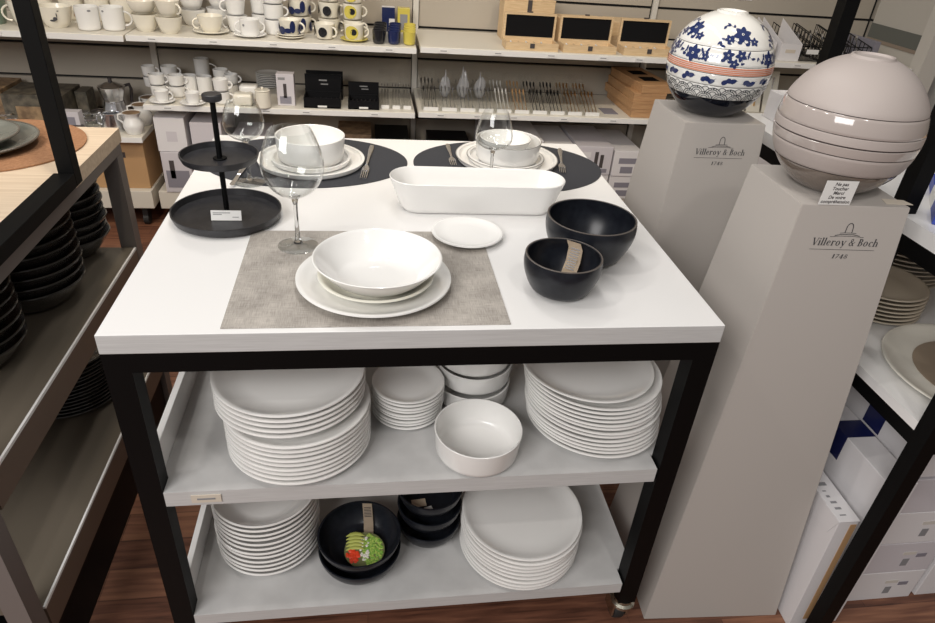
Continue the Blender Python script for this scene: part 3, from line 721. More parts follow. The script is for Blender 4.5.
t, parts, zc = ball(1.2098, .6427, PT+E0, [('base_bowl', -.90, -.47, 'boule_black'), ('wave_bowl', -.466, -.215, 'boule_white'), ('leaf_plate', -.211, -.006, 'boule_white'), ('striped_plate', -.002, .150, 'boule_white'),
    ('flower_bowl', .154, .430, 'boule_white'), ('lid_bowl', .434, .957, 'boule_white')], 'blue and white flowered porcelain ball on the farther pedestal')
obj('inner_seams', lathe([(.8*RB*math.cos(f)*1.215, RB*.972*math.sin(f)+zc) for f in [math.asin(-.75)+k*(math.asin(.6)-math.asin(-.75))/20 for k in range(21)]], 64), 'seam', t, smooth=60)
def sp(az, s, dx, dy, lift=.0006):
    """point on the ball dx right and dy up of the place (azimuth, height)"""
    f = math.asin(max(-.99, min(.99, s))); f2 = f+dy/RB; a2 = az+dx/(RB*max(.25, math.cos(f)))
    r = RB+lift; return Vector((r*math.cos(f2)*math.cos(a2), r*math.cos(f2)*math.sin(a2), r*math.sin(f2)+zc))
def dec_poly(bm, az, s, P, cx=0, cy=0, mi=1, lift=.0006):
    c = bm.verts.new(sp(az, s, cx, cy, lift)); vs = [bm.verts.new(sp(az, s, x, y, lift)) for x, y in P]
    for i in range(len(vs)): f = bm.faces.new([c, vs[i], vs[(i+1) % len(vs)]]); f.material_index = mi
def leaf(bm, az, s, x, y, L_, w_, ang, mi=1, lift=.0006):
    P = []
    for k in range(10):
        a = 2*PI*k/10; u = math.cos(a)*L_/2; v = math.sin(a)*w_/2*(1-.35*math.cos(a))
        P.append((x+u*math.cos(ang)-v*math.sin(ang), y+u*math.sin(ang)+v*math.cos(ang)))
    dec_poly(bm, az, s, P, x, y, mi, lift)
def flower(bm, az, s, x, y, R, n=6, rot=0.0):
    for k in range(n):
        a = rot+2*PI*k/n; leaf(bm, az, s, x+math.cos(a)*R*.58, y+math.sin(a)*R*.58, R*.95, R*.70, a)
    leaf(bm, az, s, x, y, R*.30, R*.30, 0, 0, .0011); leaf(bm, az, s, x, y, R*.16, R*.16, 0, 1, .0014)
def stem(bm, az, s, P, w=.0009, leaves=True, mi=1):
    for (x0, y0), (x1, y1) in zip(P, P[1:]):
        d = Vector((x1-x0, y1-y0)); nn = Vector((-d.y, d.x)).normalized()*w/2
        f = bm.faces.new([bm.verts.new(sp(az, s, a, b)) for a, b in ((x0-nn.x, y0-nn.y), (x1-nn.x, y1-nn.y), (x1+nn.x, y1+nn.y), (x0+nn.x, y0+nn.y))]); f.material_index = mi
        if leaves:
            an = math.atan2(d.y, d.x); leaf(bm, az, s, x1+.004*math.cos(an+1.1), y1+.004*math.sin(an+1.1), .010, .0052, an+.9); leaf(bm, az, s, x0+.004*math.cos(an-1.1), y0+.004*math.sin(an-1.1), .009, .0046, an-.9)
rg = math.radians
random.seed(5)
for nm, bm, m, a, b in parts:
    ms = [m, 'cobalt']
    if nm == 'lid_bowl':
        for az0 in (-96, -24, 48, 120, -168):
            az = rg(az0); flower(bm, az, .68, 0, 0, .0195, 6, .3); flower(bm, az, .60, -.028, -.001, .0105, 5, .9); flower(bm, az, .60, .026, -.004, .0100, 5, .2)
            stem(bm, az, .62, [(-.030, -.012), (-.020, -.004), (-.010, -.010), (-.002, -.002), (.006, -.013), (.013, -.006), (.024, -.012)])
            stem(bm, az, .80, [(-.016, -.006), (-.024, .000), (-.033, -.004)], .0007); stem(bm, az, .55, [(-.040, .004), (-.046, -.002), (-.043, -.010)], .0007)
    elif nm == 'flower_bowl':
        for k, az0 in enumerate((-150, -104, -58, -12, 34, 80, 126, 172)):
            az = rg(az0)
            if k % 2 == 0: flower(bm, az, .29, 0, 0, .0175, 6, .5); flower(bm, az, .28, .031, -.002, .0095, 5, .1)
            else: flower(bm, az, .34, -.013, .000, .0125, 5, .3); flower(bm, az, .34, .014, .001, .0125, 5, .8); flower(bm, az, .24, .002, -.004, .0105, 5, 0)
            stem(bm, az, .28, [(-.034, .006), (-.026, -.004), (-.018, .006), (-.012, -.006)]); stem(bm, az, .28, [(.016, -.008), (.022, .008), (.032, .010), (.040, .002)])
    elif nm == 'striped_plate':
        ms.append('coral')
        for s0, s1 in ((.012, .036), (.046, .068), (.078, .098), (.110, .136)):
            f0, f1 = math.asin(s0), math.asin(s1); N = 96
            for i in range(N):
                a0, a1 = 2*PI*i/N, 2*PI*(i+1)/N
                f = bm.faces.new([bm.verts.new(Vector(((RB+.0006)*math.cos(f_)*math.cos(a_), (RB+.0006)*math.cos(f_)*math.sin(a_), (RB+.0006)*math.sin(f_)+zc))) for a_, f_ in ((a0, f0), (a1, f0), (a1, f1), (a0, f1))]); f.material_index = 2
    elif nm == 'leaf_plate':
        for k in range(16):
            az = rg(-170+22.5*k); 
            for dx, an in ((-.010, .5), (-.002, -.4), (.007, .3)): leaf(bm, az, -.105, dx, random.uniform(-.003, .003), random.uniform(.014, .018), .0105, an)
            stem(bm, az, -.105, [(-.018, -.004), (-.008, .003), (.004, -.003), (.016, .004)], .0008, False)
    elif nm == 'wave_bowl':
        ms = [m, 'wave_ink']; nW = 20
        for row, s0 in enumerate((-.460, -.375, -.290)):
            for k in range(nW):
                az = 2*PI*(k+(row % 2)*.5)/nW
                rad = 2*PI*RB*math.cos(math.asin(s0))/nW/2
                for q in (1.0, .72, .44):
                    rq = rad*q; Pq = []
                    for i in range(9):
                        a_ = PI*i/8; x_, y_ = rq*math.cos(a_), rq*math.sin(a_)*.95
                        Pq.append((x_, y_))
                    if s0*RB+rq > -.207*RB: Pq = [p for p in Pq if math.asin(s0)*RB+p[1] < math.asin(-.222)*RB]
                    # keep the scale in front visible only
                    Pq = [p for p in Pq if row == 0 or q > .3 or True]
                    if len(Pq) > 2:
                        for p, p2 in zip(Pq, Pq[1:]):
                            if abs(p[0]-p2[0]) > rad*.9: continue
                            d = Vector((p2[0]-p[0], p2[1]-p[1])); nn = Vector((-d.y, d.x)).normalized()*.00080
                            if row < 3 and p[1] > rad*.62 and abs(p[0]) > rad*.0 and q == 1.0 and False: continue
                            f = bm.faces.new([bm.verts.new(sp(az, s0, u_, v_)) for u_, v_ in ((p[0]-nn.x, p[1]-nn.y), (p2[0]-nn.x, p2[1]-nn.y), (p2[0]+nn.x, p2[1]+nn.y), (p[0]+nn.x, p[1]+nn.y))]); f.material_index = 1
    obj(nm, bm, ms, t, smooth=35)

# do-not-touch card in front of the beige ball
def textmesh(lines, size, leading, bold=.0):
    bm = bmesh.new()
    for k, ln in enumerate(lines):
        c = bpy.data.curves.new('txt', 'FONT'); c.body = ln; c.size = size; c.align_x = 'CENTER'; c.offset = bold; c.resolution_u = 3; c.shear = .15
        o = bpy.data.objects.new('txt', c); COL.objects.link(o); dg = bpy.context.evaluated_depsgraph_get()
        me = bpy.data.meshes.new_from_object(o.evaluated_get(dg)); t = bmesh.new(); t.from_mesh(me)
        for v in t.verts: v.co.y -= k*leading
        merge(bm, t); bpy.data.objects.remove(o); bpy.data.curves.remove(c); bpy.data.meshes.remove(me)
    return bm
_p = at(833, 205, z=PT)
vc = thing('notice_card', 'small white notice card leaning in front of the beige porcelain ball', 'card', (_p.x, .0790, PT+.0008), -.03)
CM = Matrix.Rotation(.05, 4, 'X')
b = bx(-.0285, .0285, -.0006, 0, 0, .043); b.transform(CM); obj('card', b, 'paper', vc)
g = textmesh(['Ne pas', 'Toucher', 'Merci', 'De votre', 'comprehension'.replace('prehe', 'préhe')], .0083, .0078, .0002)
g.transform(CM @ Matrix.Translation((0, -.0009, .0345)) @ Matrix.Rotation(PI/2, 4, 'X')); obj('lettering', g, 'print_dark', vc)
tag(obj('paper_scrap', prism([(-.018, -.012), (.030, -.016), (.026, .004), (-.012, .010)], 0, .0008), 'cream_label', loc=(1.300, .098, PT+.0005)), 'beige scrap of paper on the right front corner of the nearer pedestal', 'paper')

# ------------------------------------------------------------------ left display unit
U = thing('display_unit', 'grey metal display table with pale wooden top at the left', 'table', (-.60, .42, 0))
def UL(x0, x1, y0, y1, z0, z1, **k): return bx(x0+.60, x1+.60, y0-.42, y1-.42, z0, z1, **k)
XL, XR, YN, YFr = -1.0, -.22, -.05, .883
P = [(XL, YN-.01), (-.2465, YN-.01), (-.2465, .5785), (XR, .5785), (XR, .897), (XL, .897)]
obj('tabletop', prism([(x+.60, y-.42) for x, y in P], .855, .889), 'light_wood', U)
for x0 in (XL, XR-.040):
    for y0 in (YN, YFr-.040): obj('leg', UL(x0, x0+.040, y0, y0+.040, .0, .8315), 'grey_steel', U)
for a in ((XR-.026, XR, YN, .578, .832, .8725), (XR-.030, XR, .5785, YFr, .832, .8535), (XL, XL+.030, YN, YFr, .832, .8535), (XL+.031, XR-.031, YFr-.030, YFr, .832, .8535), (XL+.031, XR-.031, YN, YN+.03, .832, .8535)):
    obj('frame_rail', UL(*a), 'grey_steel', U)
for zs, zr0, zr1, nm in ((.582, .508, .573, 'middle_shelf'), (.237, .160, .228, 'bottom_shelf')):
    obj(nm, UL(XL+.012, XR-.0048, YN+.047, YFr-.047, zs-.018, zs), 'shelf_shaded', U)
    obj('shelf_rail', UL(XR-.012, XR, YN+.0465, YFr-.0465, zr0, zr1+.002), 'brown_steel', U)
    obj('shelf_edge', UL(XR-.0045, XR, YN+.0465, YFr-.0465, zr1+.0025, zs), 'shelf_white', U)
obj('plinth', UL(XL+.02, XR-.012, YN+.05, YFr-.05, 0, .150), 'black_steel', U)
obj('frame_post', UL(-.2345, -.2025, .545, .577, .8730, 2.1, bev=.001), 'black_steel', U)
obj('frame_bar', UL(-.2425, -.2025, -.06, .5445, .8730, .9015, bev=.001), 'black_steel', U)
zt = .8895
tag(obj('cork_placemat', cyl(.19, 0, .003, 72), 'cork', loc=(-.445, .745, zt+.0003)), 'round brown cork placemat on the wooden table', 'placemat')
for i, (r, lab) in enumerate(((.134, 'larger grey-green glazed plate lying on the cork placemat'), (.108, 'smaller grey-green glazed plate on top of the larger one'))):
    o = ware('glazed_plate', coupe(r, .020, r*.6, t=.005), 'celadon', (-.478-.008*i, .725-.006*i, zt+.0038+i*.0125), lab, 'plate')
    obj('rim', lathe([(r-.003, .0206), (r-.001, .0212), (r+.0008, .0196), (r-.0004, .0182), (r-.0018, .0200)], 72, closed=True), 'celadon_rim', o, smooth=60)
z = .5826
GB = lambda R_, h_: coupe(R_, h_, R_*.50, t=.0045, k=1.35)
stack('glazed_bowl', GB(.100, .062), 'dark_glaze', [(*jit(-.368, .800, .003), z+i*.0225) for i in range(8)], 'dark brown glazed bowl in the back stack of the left unit', 'bowl', 'dark bowls stacked at the back of the left unit')
stack('glazed_bowl', GB(.115, .066), 'dark_glaze', [(*jit(-.362, .560, .002), z+i*.0235) for i in range(7)], 'dark brown glazed bowl in the middle stack of the left unit', 'bowl', 'dark bowls stacked in the middle of the left unit')
stack('glazed_bowl', GB(.112, .062), 'dark_glaze', [(*jit(-.390, .315, .002), z+i*.0235) for i in range(7)], 'dark brown glazed bowl in the front stack of the left unit', 'bowl', 'dark bowls stacked at the front of the left unit')
z = .2376
stack('dark_plate', coupe(.132, .020, .075, t=.004, k=1.8), 'dark_glaze', [(*jit(-.395, .655, .002), z+i*.0105) for i in range(14)], 'dark plate stacked low in the left unit', 'plate', 'dark plates on the bottom shelf of the left unit')

# ------------------------------------------------------------------ right rack
RK = thing('shelf_rack', 'black framed rack with white shelves at the right edge', 'rack', (1.73, .40, 0))
def RL(x0, x1, y0, y1, z0, z1, **k): return bx(x0-1.73, x1-1.73, y0-.40, y1-.40, z0, z1, **k)
X0, X1 = 1.41, 2.05; pst = [(-.090, -.058), (.1825, .2145), (.5505, .5825), (.868, .900)]
for k, (y0, y1) in enumerate(pst):
    obj('post', RL(X0, X0+.032, y0, y1, 0, 2.1 if k in (1, 2) else .9575), 'black_steel', RK)
    obj('post', RL(X1-.032, X1, y0, y1, 0, .9575), 'black_steel', RK)
for (a0, a1), (b0, b1) in zip(pst, pst[1:]):
    for x in (X0+.001, X1-.031):
        obj('rail', RL(x, x+.030, a1+.0003, b0-.0003, .924, .9578), 'black_steel', RK); obj('rail', RL(x, x+.030, a1+.0003, b0-.0003, .625, .6555), 'black_steel', RK)
for zz in (.924, .6215):
    for y0 in (-.089, .869): obj('cross_rail', RL(X0+.0325, X1-.0325, y0, y0+.030, zz, zz+.034), 'black_steel', RK)
def notched(z0, z1):
    P = [(X0+.0003, -.0575)]
    for (a0, a1), (b0, b1) in zip(pst, pst[1:]):
        P += [(X0+.0003, b0-.0005), (X0+.0325, b0-.0005), (X0+.0325, b1+.0005), (X0+.0003, b1+.0005)]
    P = P[:-1] + [(X1-.033, pst[-1][0]-.001), (X1-.033, -.0575)]
    P[-3] = (X0+.0325, pst[-1][0]-.001)
    return prism([(x-1.73, y-.40) for x, y in P], z0, z1)
obj('top_board', notched(.9582, .9885), 'shelf_white', RK)
obj('lower_shelf', notched(.6560, .6760), 'shelf_white', RK)
z = .6765
stack('beige_plate', coupe(.104, .018, .062, t=.0045, k=2), 'beige_plate', [(*jit(1.590, .345, .002), z+i*.0098) for i in range(7)], 'beige plate in the nearer stack on the right rack', 'plate', 'beige plates in the nearer stack of the right rack')
stack('beige_plate', coupe(.125, .020, .075, t=.0045, k=2), 'beige_plate', [(*jit(1.765, .520, .002), z+i*.0112) for i in range(13)], 'beige plate in the farther stack on the right rack', 'plate', 'beige plates in the farther stack of the right rack')
o = ware('platter', coupe(.188, .022, .126, t=.005, k=2), 'cream_plate', (1.634, .050, z), 'large cream platter with brown middle on the right rack', 'platter', seg=96)
g = obj('brown_middle', lathe([(0, .0076), (.132, .0076), (.132, .0084), (0, .0084)], 72, c=(.012, .004, 0)), 'platter_brown', o); g['label'] = 'brown middle'  # plain brown disc, slightly off centre on the platter
# items on the rack top
def carton(x0, x1, y0, y1, z0, z1, m, label, group=None, lid=False, rz=0, name='carton', art=None, cat='box', lids=None):
    cx, cy = (x0+x1)/2, (y0+y1)/2; t = thing(name, label, cat, (cx, cy, z0), rz, group)
    obj('box_body', bx(x0-cx, x1-cx, y0-cy, y1-cy, 0, z1-z0, bev=.0015), m, t)
    if lid: obj('lid', bx(x0-cx-.002, x1-cx+.002, y0-cy-.002, y1-cy+.002, z1-z0+.0004, z1-z0+.006, bev=.001), m, t)
    if art:
        for (u0, u1, v0, v1, mm, nm) in art:      # on the front face, fractions
            w_, h_ = x1-x0, z1-z0
            obj(nm, bx(x0-cx+u0*w_, x0-cx+u1*w_, y0-cy-.0009, y0-cy-.0002, v0*h_, v1*h_), mm, t)
    return t
bt = carton(1.397, 1.663, .218, .246, .9890, 1.012, 'blue_print', 'narrow blue and white box lying slanted on the rack top', rz=.91)
obj('white_band', bx(-.045, .045, -.0143, .0143, 0, .0238), 'paper', bt)
carton(1.66, 1.82, .50, .66, .9890, 1.03, 'carton_white', 'flat white carton on the rack top behind the blue box')
carton(1.48, 1.66, .68, .84, .9890, 1.06, 'carton_white', 'white carton at the back of the rack top')
carton(1.84, 2.01, .26, .46, .9890, 1.04, 'carton_brown', 'small brown carton on the rack top')
# boxes below the rack
lbl = [(.60, .68, .22, .46, 'print_grey', 'code_label'), (.74, .86, .50, .62, 'photo_grey', 'symbol_label'), (.56, .72, .60, .70, 'upright', 'address_label')]
for i in range(4):
    carton(1.545, 1.765, .018, .40, .0004+i*.1085, .0004+i*.1085+.1065, 'carton_lilac' if i % 2 else 'carton_white', ['white carton on the floor under the right rack, lowest of the stack', 'white carton under the right rack, second from the floor', 'white carton under the right rack, third from the floor', 'white carton under the right rack, fourth from the floor'][i], 'white cartons stacked below the right rack', lid=False, art=lbl if i < 3 else None)
bt = carton(1.545, 1.765, .022, .40, .4362, .6000, 'carton_white', 'white carton with navy tape, topmost of the stack under the rack', 'white cartons stacked below the right rack')
tp = bx(-.1112, -.1104, -.090, -.035, .035, .1640); bx(-.1112, .10, -.090, -.035, .1640, .1646, tp); obj('navy_tape', tp, 'navy_tape', bt)
bt = carton(1.4590, 1.5280, -.030, .40, .0004, .478, 'carton_white', 'tall white carton with navy tape beside the black rack post', lid=False)
tp = bx(-.0358, -.0349, -.075, -.020, .41, .4782); bx(-.0358, .0345, -.075, -.020, .4782, .4788, tp); obj('navy_tape', tp, 'navy_tape', bt)
bt = carton(1.783, 2.005, .02, .40, .0004, .20, 'carton_white', 'white carton on the floor at the bottom right corner')
bt = thing('slim_carton', 'slim white carton standing upright between pedestal and rack post', 'box', (1.4240, .150, .0012), -.03); bt.rotation_euler = (0, -.030, -.03)
obj('box_body', bx(-.022, .024, -.185, .008, 0, .374, bev=.001), 'carton_white', bt)
obj('open_side', bx(.0065, .0205, -.1862, -.1852, .03, .365), 'carton_brown', bt)
lv = bx(-.0226, .0246, -.1865, .0090, .3745, .3765, bev=.0006); obj('lid', lv, 'carton_white', bt)
lf = prism([(-.186, .375), (.008, .375), (.008, .312), (-.168, .325)], 0, .0008, mtx=Matrix(((0, 0, 1, -.0236), (1, 0, 0, 0), (0, 1, 0, 0), (0, 0, 0, 1)))); obj('flap', lf, 'carton_white', bt)
pr_ = bmesh.new()
for k in range(9):
    y0 = -.17+.017*k; bx(-.012, -.012+random.choice((.008, .014, .020)), y0, y0+random.choice((.003, .006, .010)), .3767, .3771, pr_)
obj('printed_label', pr_, 'print_grey', bt)

# ------------------------------------------------------------------ goods on the wall shelves
def cup(x, y, z, r, h, m, label, ha=None, shape='mug', handles=1, cat='cup', group=None, dots=None, name='cup', tilt=0, hr=.0042):
    t = thing(name, label, cat, (x, y, z), 0, group)
    if shape == 'mug': pr = cylbowl(r, h, .003, r*.92, .010)
    elif shape == 'flare': pr = bowlprof(r, h, r*.55, t=.003, k=.5, n=10)
    elif shape == 'taper': pr = cylbowl(r, h, .003, r*.78, .008)
    else: pr = bowlprof(r, h, r*.5, t=.003, k=.42, n=10, bulge=.003)
    bm = lathe(pr, 28); ms = [m]
    def rad(zz):
        best = r
        for (r0, z0), (r1, z1) in zip(pr, pr[1:]):
            if z1 > z0 and z0 <= zz <= z1: return r0+(r1-r0)*(zz-z0)/(z1-z0)
            if z1 < z0: break
        return best
    if dots:
        for (az, zz, rx, rz, mm) in dots:
            if mm not in ms: ms.append(mm)
            mi = ms.index(mm); az = math.radians(az)
            c = bm.verts.new(((rad(zz*h)+.0008)*math.cos(az), (rad(zz*h)+.0008)*math.sin(az), zz*h)); ring = []
            for k in range(14):
                a = 2*PI*k/14; az2 = az+rx*math.cos(a)/r; z2 = min(h*.98, max(.004, zz*h+rz*math.sin(a))); rr = rad(z2)+.0008
                ring.append(bm.verts.new((rr*math.cos(az2), rr*math.sin(az2), z2)))
            for k in range(14): f = bm.faces.new([c, ring[k], ring[(k+1) % 14]]); f.material_index = mi
    obj('cup_body', bm, ms, t, smooth=45)
    if ha is not None:
        for q in range(handles):
            a = math.radians(ha)+q*PI; ca, sa = math.cos(a), math.sin(a); P = []
            for i in range(9):
                b_ = -PI/2+PI*i/8; zz = h*.5+h*.30*math.sin(b_); off = (h*.34)*math.cos(b_)
                rr = rad(zz)-.002+off*.95; P.append((rr*ca, rr*sa, zz))
            obj('handle', tube(P, hr, 8), m, t, smooth=60)
    if tilt: t.rotation_euler = (tilt, 0, 0)
    return t
def saucer(x, y, z, r, m, label, group=None): return ware('saucer', coupe(r, .012, r*.5, t=.0035), m, (x, y, z), label, 'saucer', group, seg=40)
z = ZU-.004+.0005; CC = 'cream_cup'
jug = ware('green_jug', bowlprof(.060, .19, .045, k=.3, bulge=.010), 'green_glaze', (-1.105, 2.28, z), 'tall green glazed vase at the left end of the upper shelf', 'vase', seg=40)
cup(-.965, 2.25, z, .052, .095, CC, 'white round cup partly behind the black post on the upper shelf', 185, 'round')
cup(-.855, 2.265, z, .066, .080, CC, 'large white cup with a small black goose print', 20, 'flare', dots=[(-72, .50, .008, .007, 'ink'), (-80, .42, .011, .004, 'ink'), (-66, .66, .0022, .009, 'ink'), (-60, .86, .004, .002, 'ink')])
tag(obj('gift_tag', prism([(-.022, 0), (-.010, -.016), (.012, -.016), (.022, 0), (.018, .030), (0, .040), (-.018, .030)], 0, .002, mtx=Matrix.Rotation(PI/2, 4, 'X')), 'clay_cloth', loc=(-.775, 2.30, z+.038)), 'terracotta coloured tag between the goose cup and the tall mug', 'tag')
ct = bpy.data.objects[-1] if False else None
cup(-.722, 2.235, z, .046, .090, 'porcelain_matte', 'tall white mug left of the shelf joint with small dark mark', 80, 'mug', dots=[(-60, .86, .007, .004, 'print_grey')])
cup(-.632, 2.255, z, .046, .090, 'porcelain_matte', 'tall white mug with square handle beside the shelf joint', 5, 'mug', dots=[(-118, .84, .006, .004, 'print_grey')])
for i, (x, y) in enumerate(((-.98, 2.45), (-.86, 2.46), (-.75, 2.45), (-.65, 2.46))):
    cup(x, y, z, .05, .12, CC, 'tall cream cup in the back row of the left upper shelf, ' + ['leftmost', 'second from left', 'third from left', 'rightmost'][i], 90, 'mug', group='tall cups in the back row of the left upper shelf')
z = ZU+.0005
cup(-.503, 2.245, z, .052, .066, CC, 'lower white cup of the pair beside the shelf joint', 60, 'flare')
cup(-.507, 2.247, z+.0675, .055, .050, CC, 'upper white bowl stacked on the cup beside the shelf joint', None, 'round')
cup(-.404, 2.222, z, .052, .064, CC, 'lower white cup with handle, second pair on the upper shelf', 85, 'flare')
cup(-.402, 2.224, z+.0655, .048, .060, CC, 'upper white cup with handle, second pair on the upper shelf', -30, 'flare')
saucer(-.250, 2.270, z, .074, CC, 'white saucer under the plain wide cup on the upper shelf'); cup(-.248, 2.262, z+.0042, .052, .066, CC, 'plain wide white cup on a saucer, handle to the left', 190, 'flare')
saucer(-.086, 2.232, z, .068, 'porcelain_matte', 'white saucer under the two-handled cup'); cup(-.084, 2.228, z+.0042, .041, .066, 'porcelain_matte', 'white two-handled cup on its saucer', 8, 'mug', 2, dots=[(-118, .68, .005, .005, 'print_grey')])
def cupstack(x, y, z, n, r, h, m, what, ha, shape='taper', group=None, dots=None, step=None):
    src = None
    for i in range(n):
        lab = what + ', ' + (['lowest', 'second from the bottom', 'third from the bottom', 'fourth from the bottom'][i])
        if src is None: src = o = cup(x, y, z, r, h, m, lab, ha, shape, group=group, dots=dots)
        else:
            o = copy_tree(src); o.location = (x+random.uniform(-.003, .003), y, z+i*(step or h+.001)); o['label'] = lab
ST_G = 'white cups stacked in the back of the upper shelf'
cupstack(-.455, 2.40, z, 2, .055, .075, CC, 'white cup stack behind the first pair on upper shelf', 100, 'flare', ST_G)
cupstack(-.352, 2.43, z, 3, .055, .066, 'porcelain_matte', 'white cup stack behind the second pair on upper shelf', 70, 'flare', ST_G)
cupstack(-.235, 2.44, z, 3, .060, .075, 'porcelain_matte', 'white cup stack behind the wide cup on upper shelf', 15, 'flare', ST_G)
cupstack(-.150, 2.33, z, 3, .044, .066, 'porcelain_matte', 'slim white cup stack left behind the two-handled cup', 185, 'taper', ST_G)
cupstack(-.052, 2.40, z, 3, .046, .066, 'porcelain_matte', 'white cup stack right behind the two-handled cup', 8, 'mug', ST_G)
cupstack(.010, 2.31, z, 3, .043, .060, 'porcelain_matte', 'white cup stack beside the patterned cups', 10, 'mug', ST_G)
PAT = [(-130, .35, .018, .016, 'navy_cup'), (-70, .6, .012, .024, 'navy_cup'), (-95, .35, .016, .010, 'navy_cup'), (-20, .4, .015, .02, 'navy_cup'), (60, .5, .02, .02, 'navy_cup'), (150, .5, .02, .02, 'navy_cup')]
DOT = [(-100, .5, .019, .020, 'black_cup'), (-10, .5, .019, .02, 'black_cup'), (80, .5, .019, .02, 'black_cup'), (170, .5, .019, .02, 'black_cup')]
saucer(.080, 2.240, z, .060, CC, 'lower cream saucer under the blue patterned cup'); saucer(.081, 2.241, z+.0085, .060, CC, 'upper cream saucer under the blue patterned cup')
cup(.080, 2.240, z+.0130, .046, .062, CC, 'cream cup with dark blue swirls on two saucers', -15, 'taper', dots=PAT)
cupstack(.112, 2.385, z, 3, .050, .068, CC, 'dark blue patterned cup in the stack behind the saucers', 15, 'taper', 'blue patterned cups', PAT)
cup(.225, 2.250, z+.002, .044, .062, CC, 'cream cup with big black dot, at the shelf front', -35, 'taper', dots=DOT)
cupstack(.240, 2.375, z, 3, .048, .066, CC, 'black dotted cup in the stack of cream cups', 5, 'taper', 'black dotted cups', DOT)
YD = [(-105, .52, .030, .027, 'yellow_cup'), (20, .5, .02, .025, 'yellow_cup'), (150, .5, .02, .025, 'yellow_cup')]
def ydot(t):
    pass
saucer(.350, 2.240, z, .060, 'yellow_cup', 'yellow saucer under the cup with the black dot')
YD2 = YD + [(-92, .55, .013, .013, 'black_cup')]
cup(.350, 2.240, z+.0042, .043, .066, CC, 'yellow and white cup with a black dot on the yellow saucer', 5, 'mug', dots=YD2)
cupstack(.345, 2.365, z, 3, .043, .066, CC, 'yellow and white cup in the stack behind', 5, 'mug', 'yellow dotted cups stacked behind', YD2)
for c, (mm, nm) in enumerate((('black_cup', 'black'), ('navy_cup', 'navy blue'), ('yellow_cup', 'yellow'))):
    for r in range(4):
        cup(.455+c*.066+r*.004, 2.205+r*.062, z, .0275, .056, mm, f'small {nm} tumbler, ' + ['front of its row', 'second of its row', 'third of its row', 'last of its row'][r] + ' on the upper shelf', None, 'mug', group=f'small {nm} tumblers')
carton(.475, .535, 2.50, 2.55, z, z+.105, 'carton_white', 'small navy and white printed box behind the navy tumblers', art=[(.0, .55, .0, 1, 'navy_cup', 'navy_print'), (.55, 1, .55, 1, 'navy_cup', 'navy_print')])
carton(.548, .605, 2.50, 2.55, z, z+.105, 'yellow_cup', 'small yellow and grey printed box behind the yellow tumblers', art=[(.2, .8, .1, .75, 'print_grey', 'grey_print')])

# lower middle shelf
z = ZL-.002+.0005
def lo(u, v): p = at(u, v, z=z); return p.x, p.y
ESP = 'small white cups on the lower shelf'
for k, (u, v) in enumerate(((161, 104), (192, 106))):
    x, y = lo(u, v); saucer(x, y+.03, z, .054, 'porcelain_matte', ['white saucer at the left end of the lower shelf', 'white saucer second from left on the lower shelf'][k])
    cup(x, y+.03, z+.0042, .031, .048, 'porcelain_matte', ['white espresso cup at the left end of the lower shelf', 'white espresso cup second from left on the lower shelf'][k], 5, 'taper', hr=.003)
for k, (u, v, n, r, h, w_) in enumerate(((158, 97, 2, .034, .046, 'espresso cup stack behind the first saucer'), (177, 98, 2, .034, .046, 'espresso cup stack between the saucers'), (190, 96, 1, .033, .085, 'tall white mug behind the second saucer'),
        (205, 97, 1, .033, .085, 'tall white mug behind the stand knob'), (203, 86, 1, .034, .120, 'tallest white mug in the back row'), (222, 105, 2, .032, .052, 'white cup stack at the front right of the stand knob'), (222, 93, 2, .034, .050, 'white cup stack in the back row'),
        (170, 88, 2, .036, .046, 'white cup stack in the left back row'), (232, 96, 2, .030, .045, 'white cup stack beside the square pots'), (150, 88, 2, .030, .046, 'white cup stack at the far left back'))):
    x, y = lo(u, v); y = min(y+.03, 2.54)
    if n == 1: cup(x, y, z, r, h, 'porcelain_matte', w_, 5, 'mug', hr=.003)
    else: cupstack(x, y, z, n, r, h, 'porcelain_matte', w_, 5, 'mug', ESP)
stack('saucer', coupe(.058, .012, .03, t=.003), 'porcelain_matte', [(-.065, 2.515, z+i*.008) for i in range(8)], 'white saucer in the pile at the back of the lower shelf', 'saucer', 'pile of saucers on the lower shelf', seg=32)
x, y = lo(243, 106)
o = tag(obj('square_pot', bx(-.040, .040, -.035, .035, 0, .050, bev=.010), 'cream_cup', loc=(x, y+.03, z), smooth=50), 'squat square white pot with rounded corners', 'pot')
o = tag(obj('square_pot', bx(-.040, .040, -.03, .03, 0, .062, bev=.010), 'porcelain_matte', loc=(x+.012, y+.125, z), smooth=50), 'square white pot behind the squat one', 'pot')
x, y = lo(263, 109); sp_ = thing('sugar_pot', 'white cylindrical sugar pot with knobbed lid', 'pot', (x, y+.028, z))
obj('pot_body', cyl(.031, 0, .070, 32, bev=.003), 'cream_cup', sp_, smooth=40); ld = obj('lid', cyl(.0325, .0703, .0765, 32, bev=.002), 'cream_cup', sp_, smooth=40)
obj('knob', lathe([(0, .0768), (.003, .0768), (.0035, .080), (.006, .083), (.004, .087), (0, .088)], 16), 'cream_cup', ld, smooth=50)
carton(.010, .085, 2.195, 2.25, z, z+.135, 'carton_lilac', 'upright pale lilac box with a picture of a whisk', art=[(.38, .56, .25, .70, 'print_dark', 'whisk_picture'), (.15, .80, .06, .30, 'photo_grey', 'picture'), (.1, .5, .82, .9, 'print_grey', 'caption')])
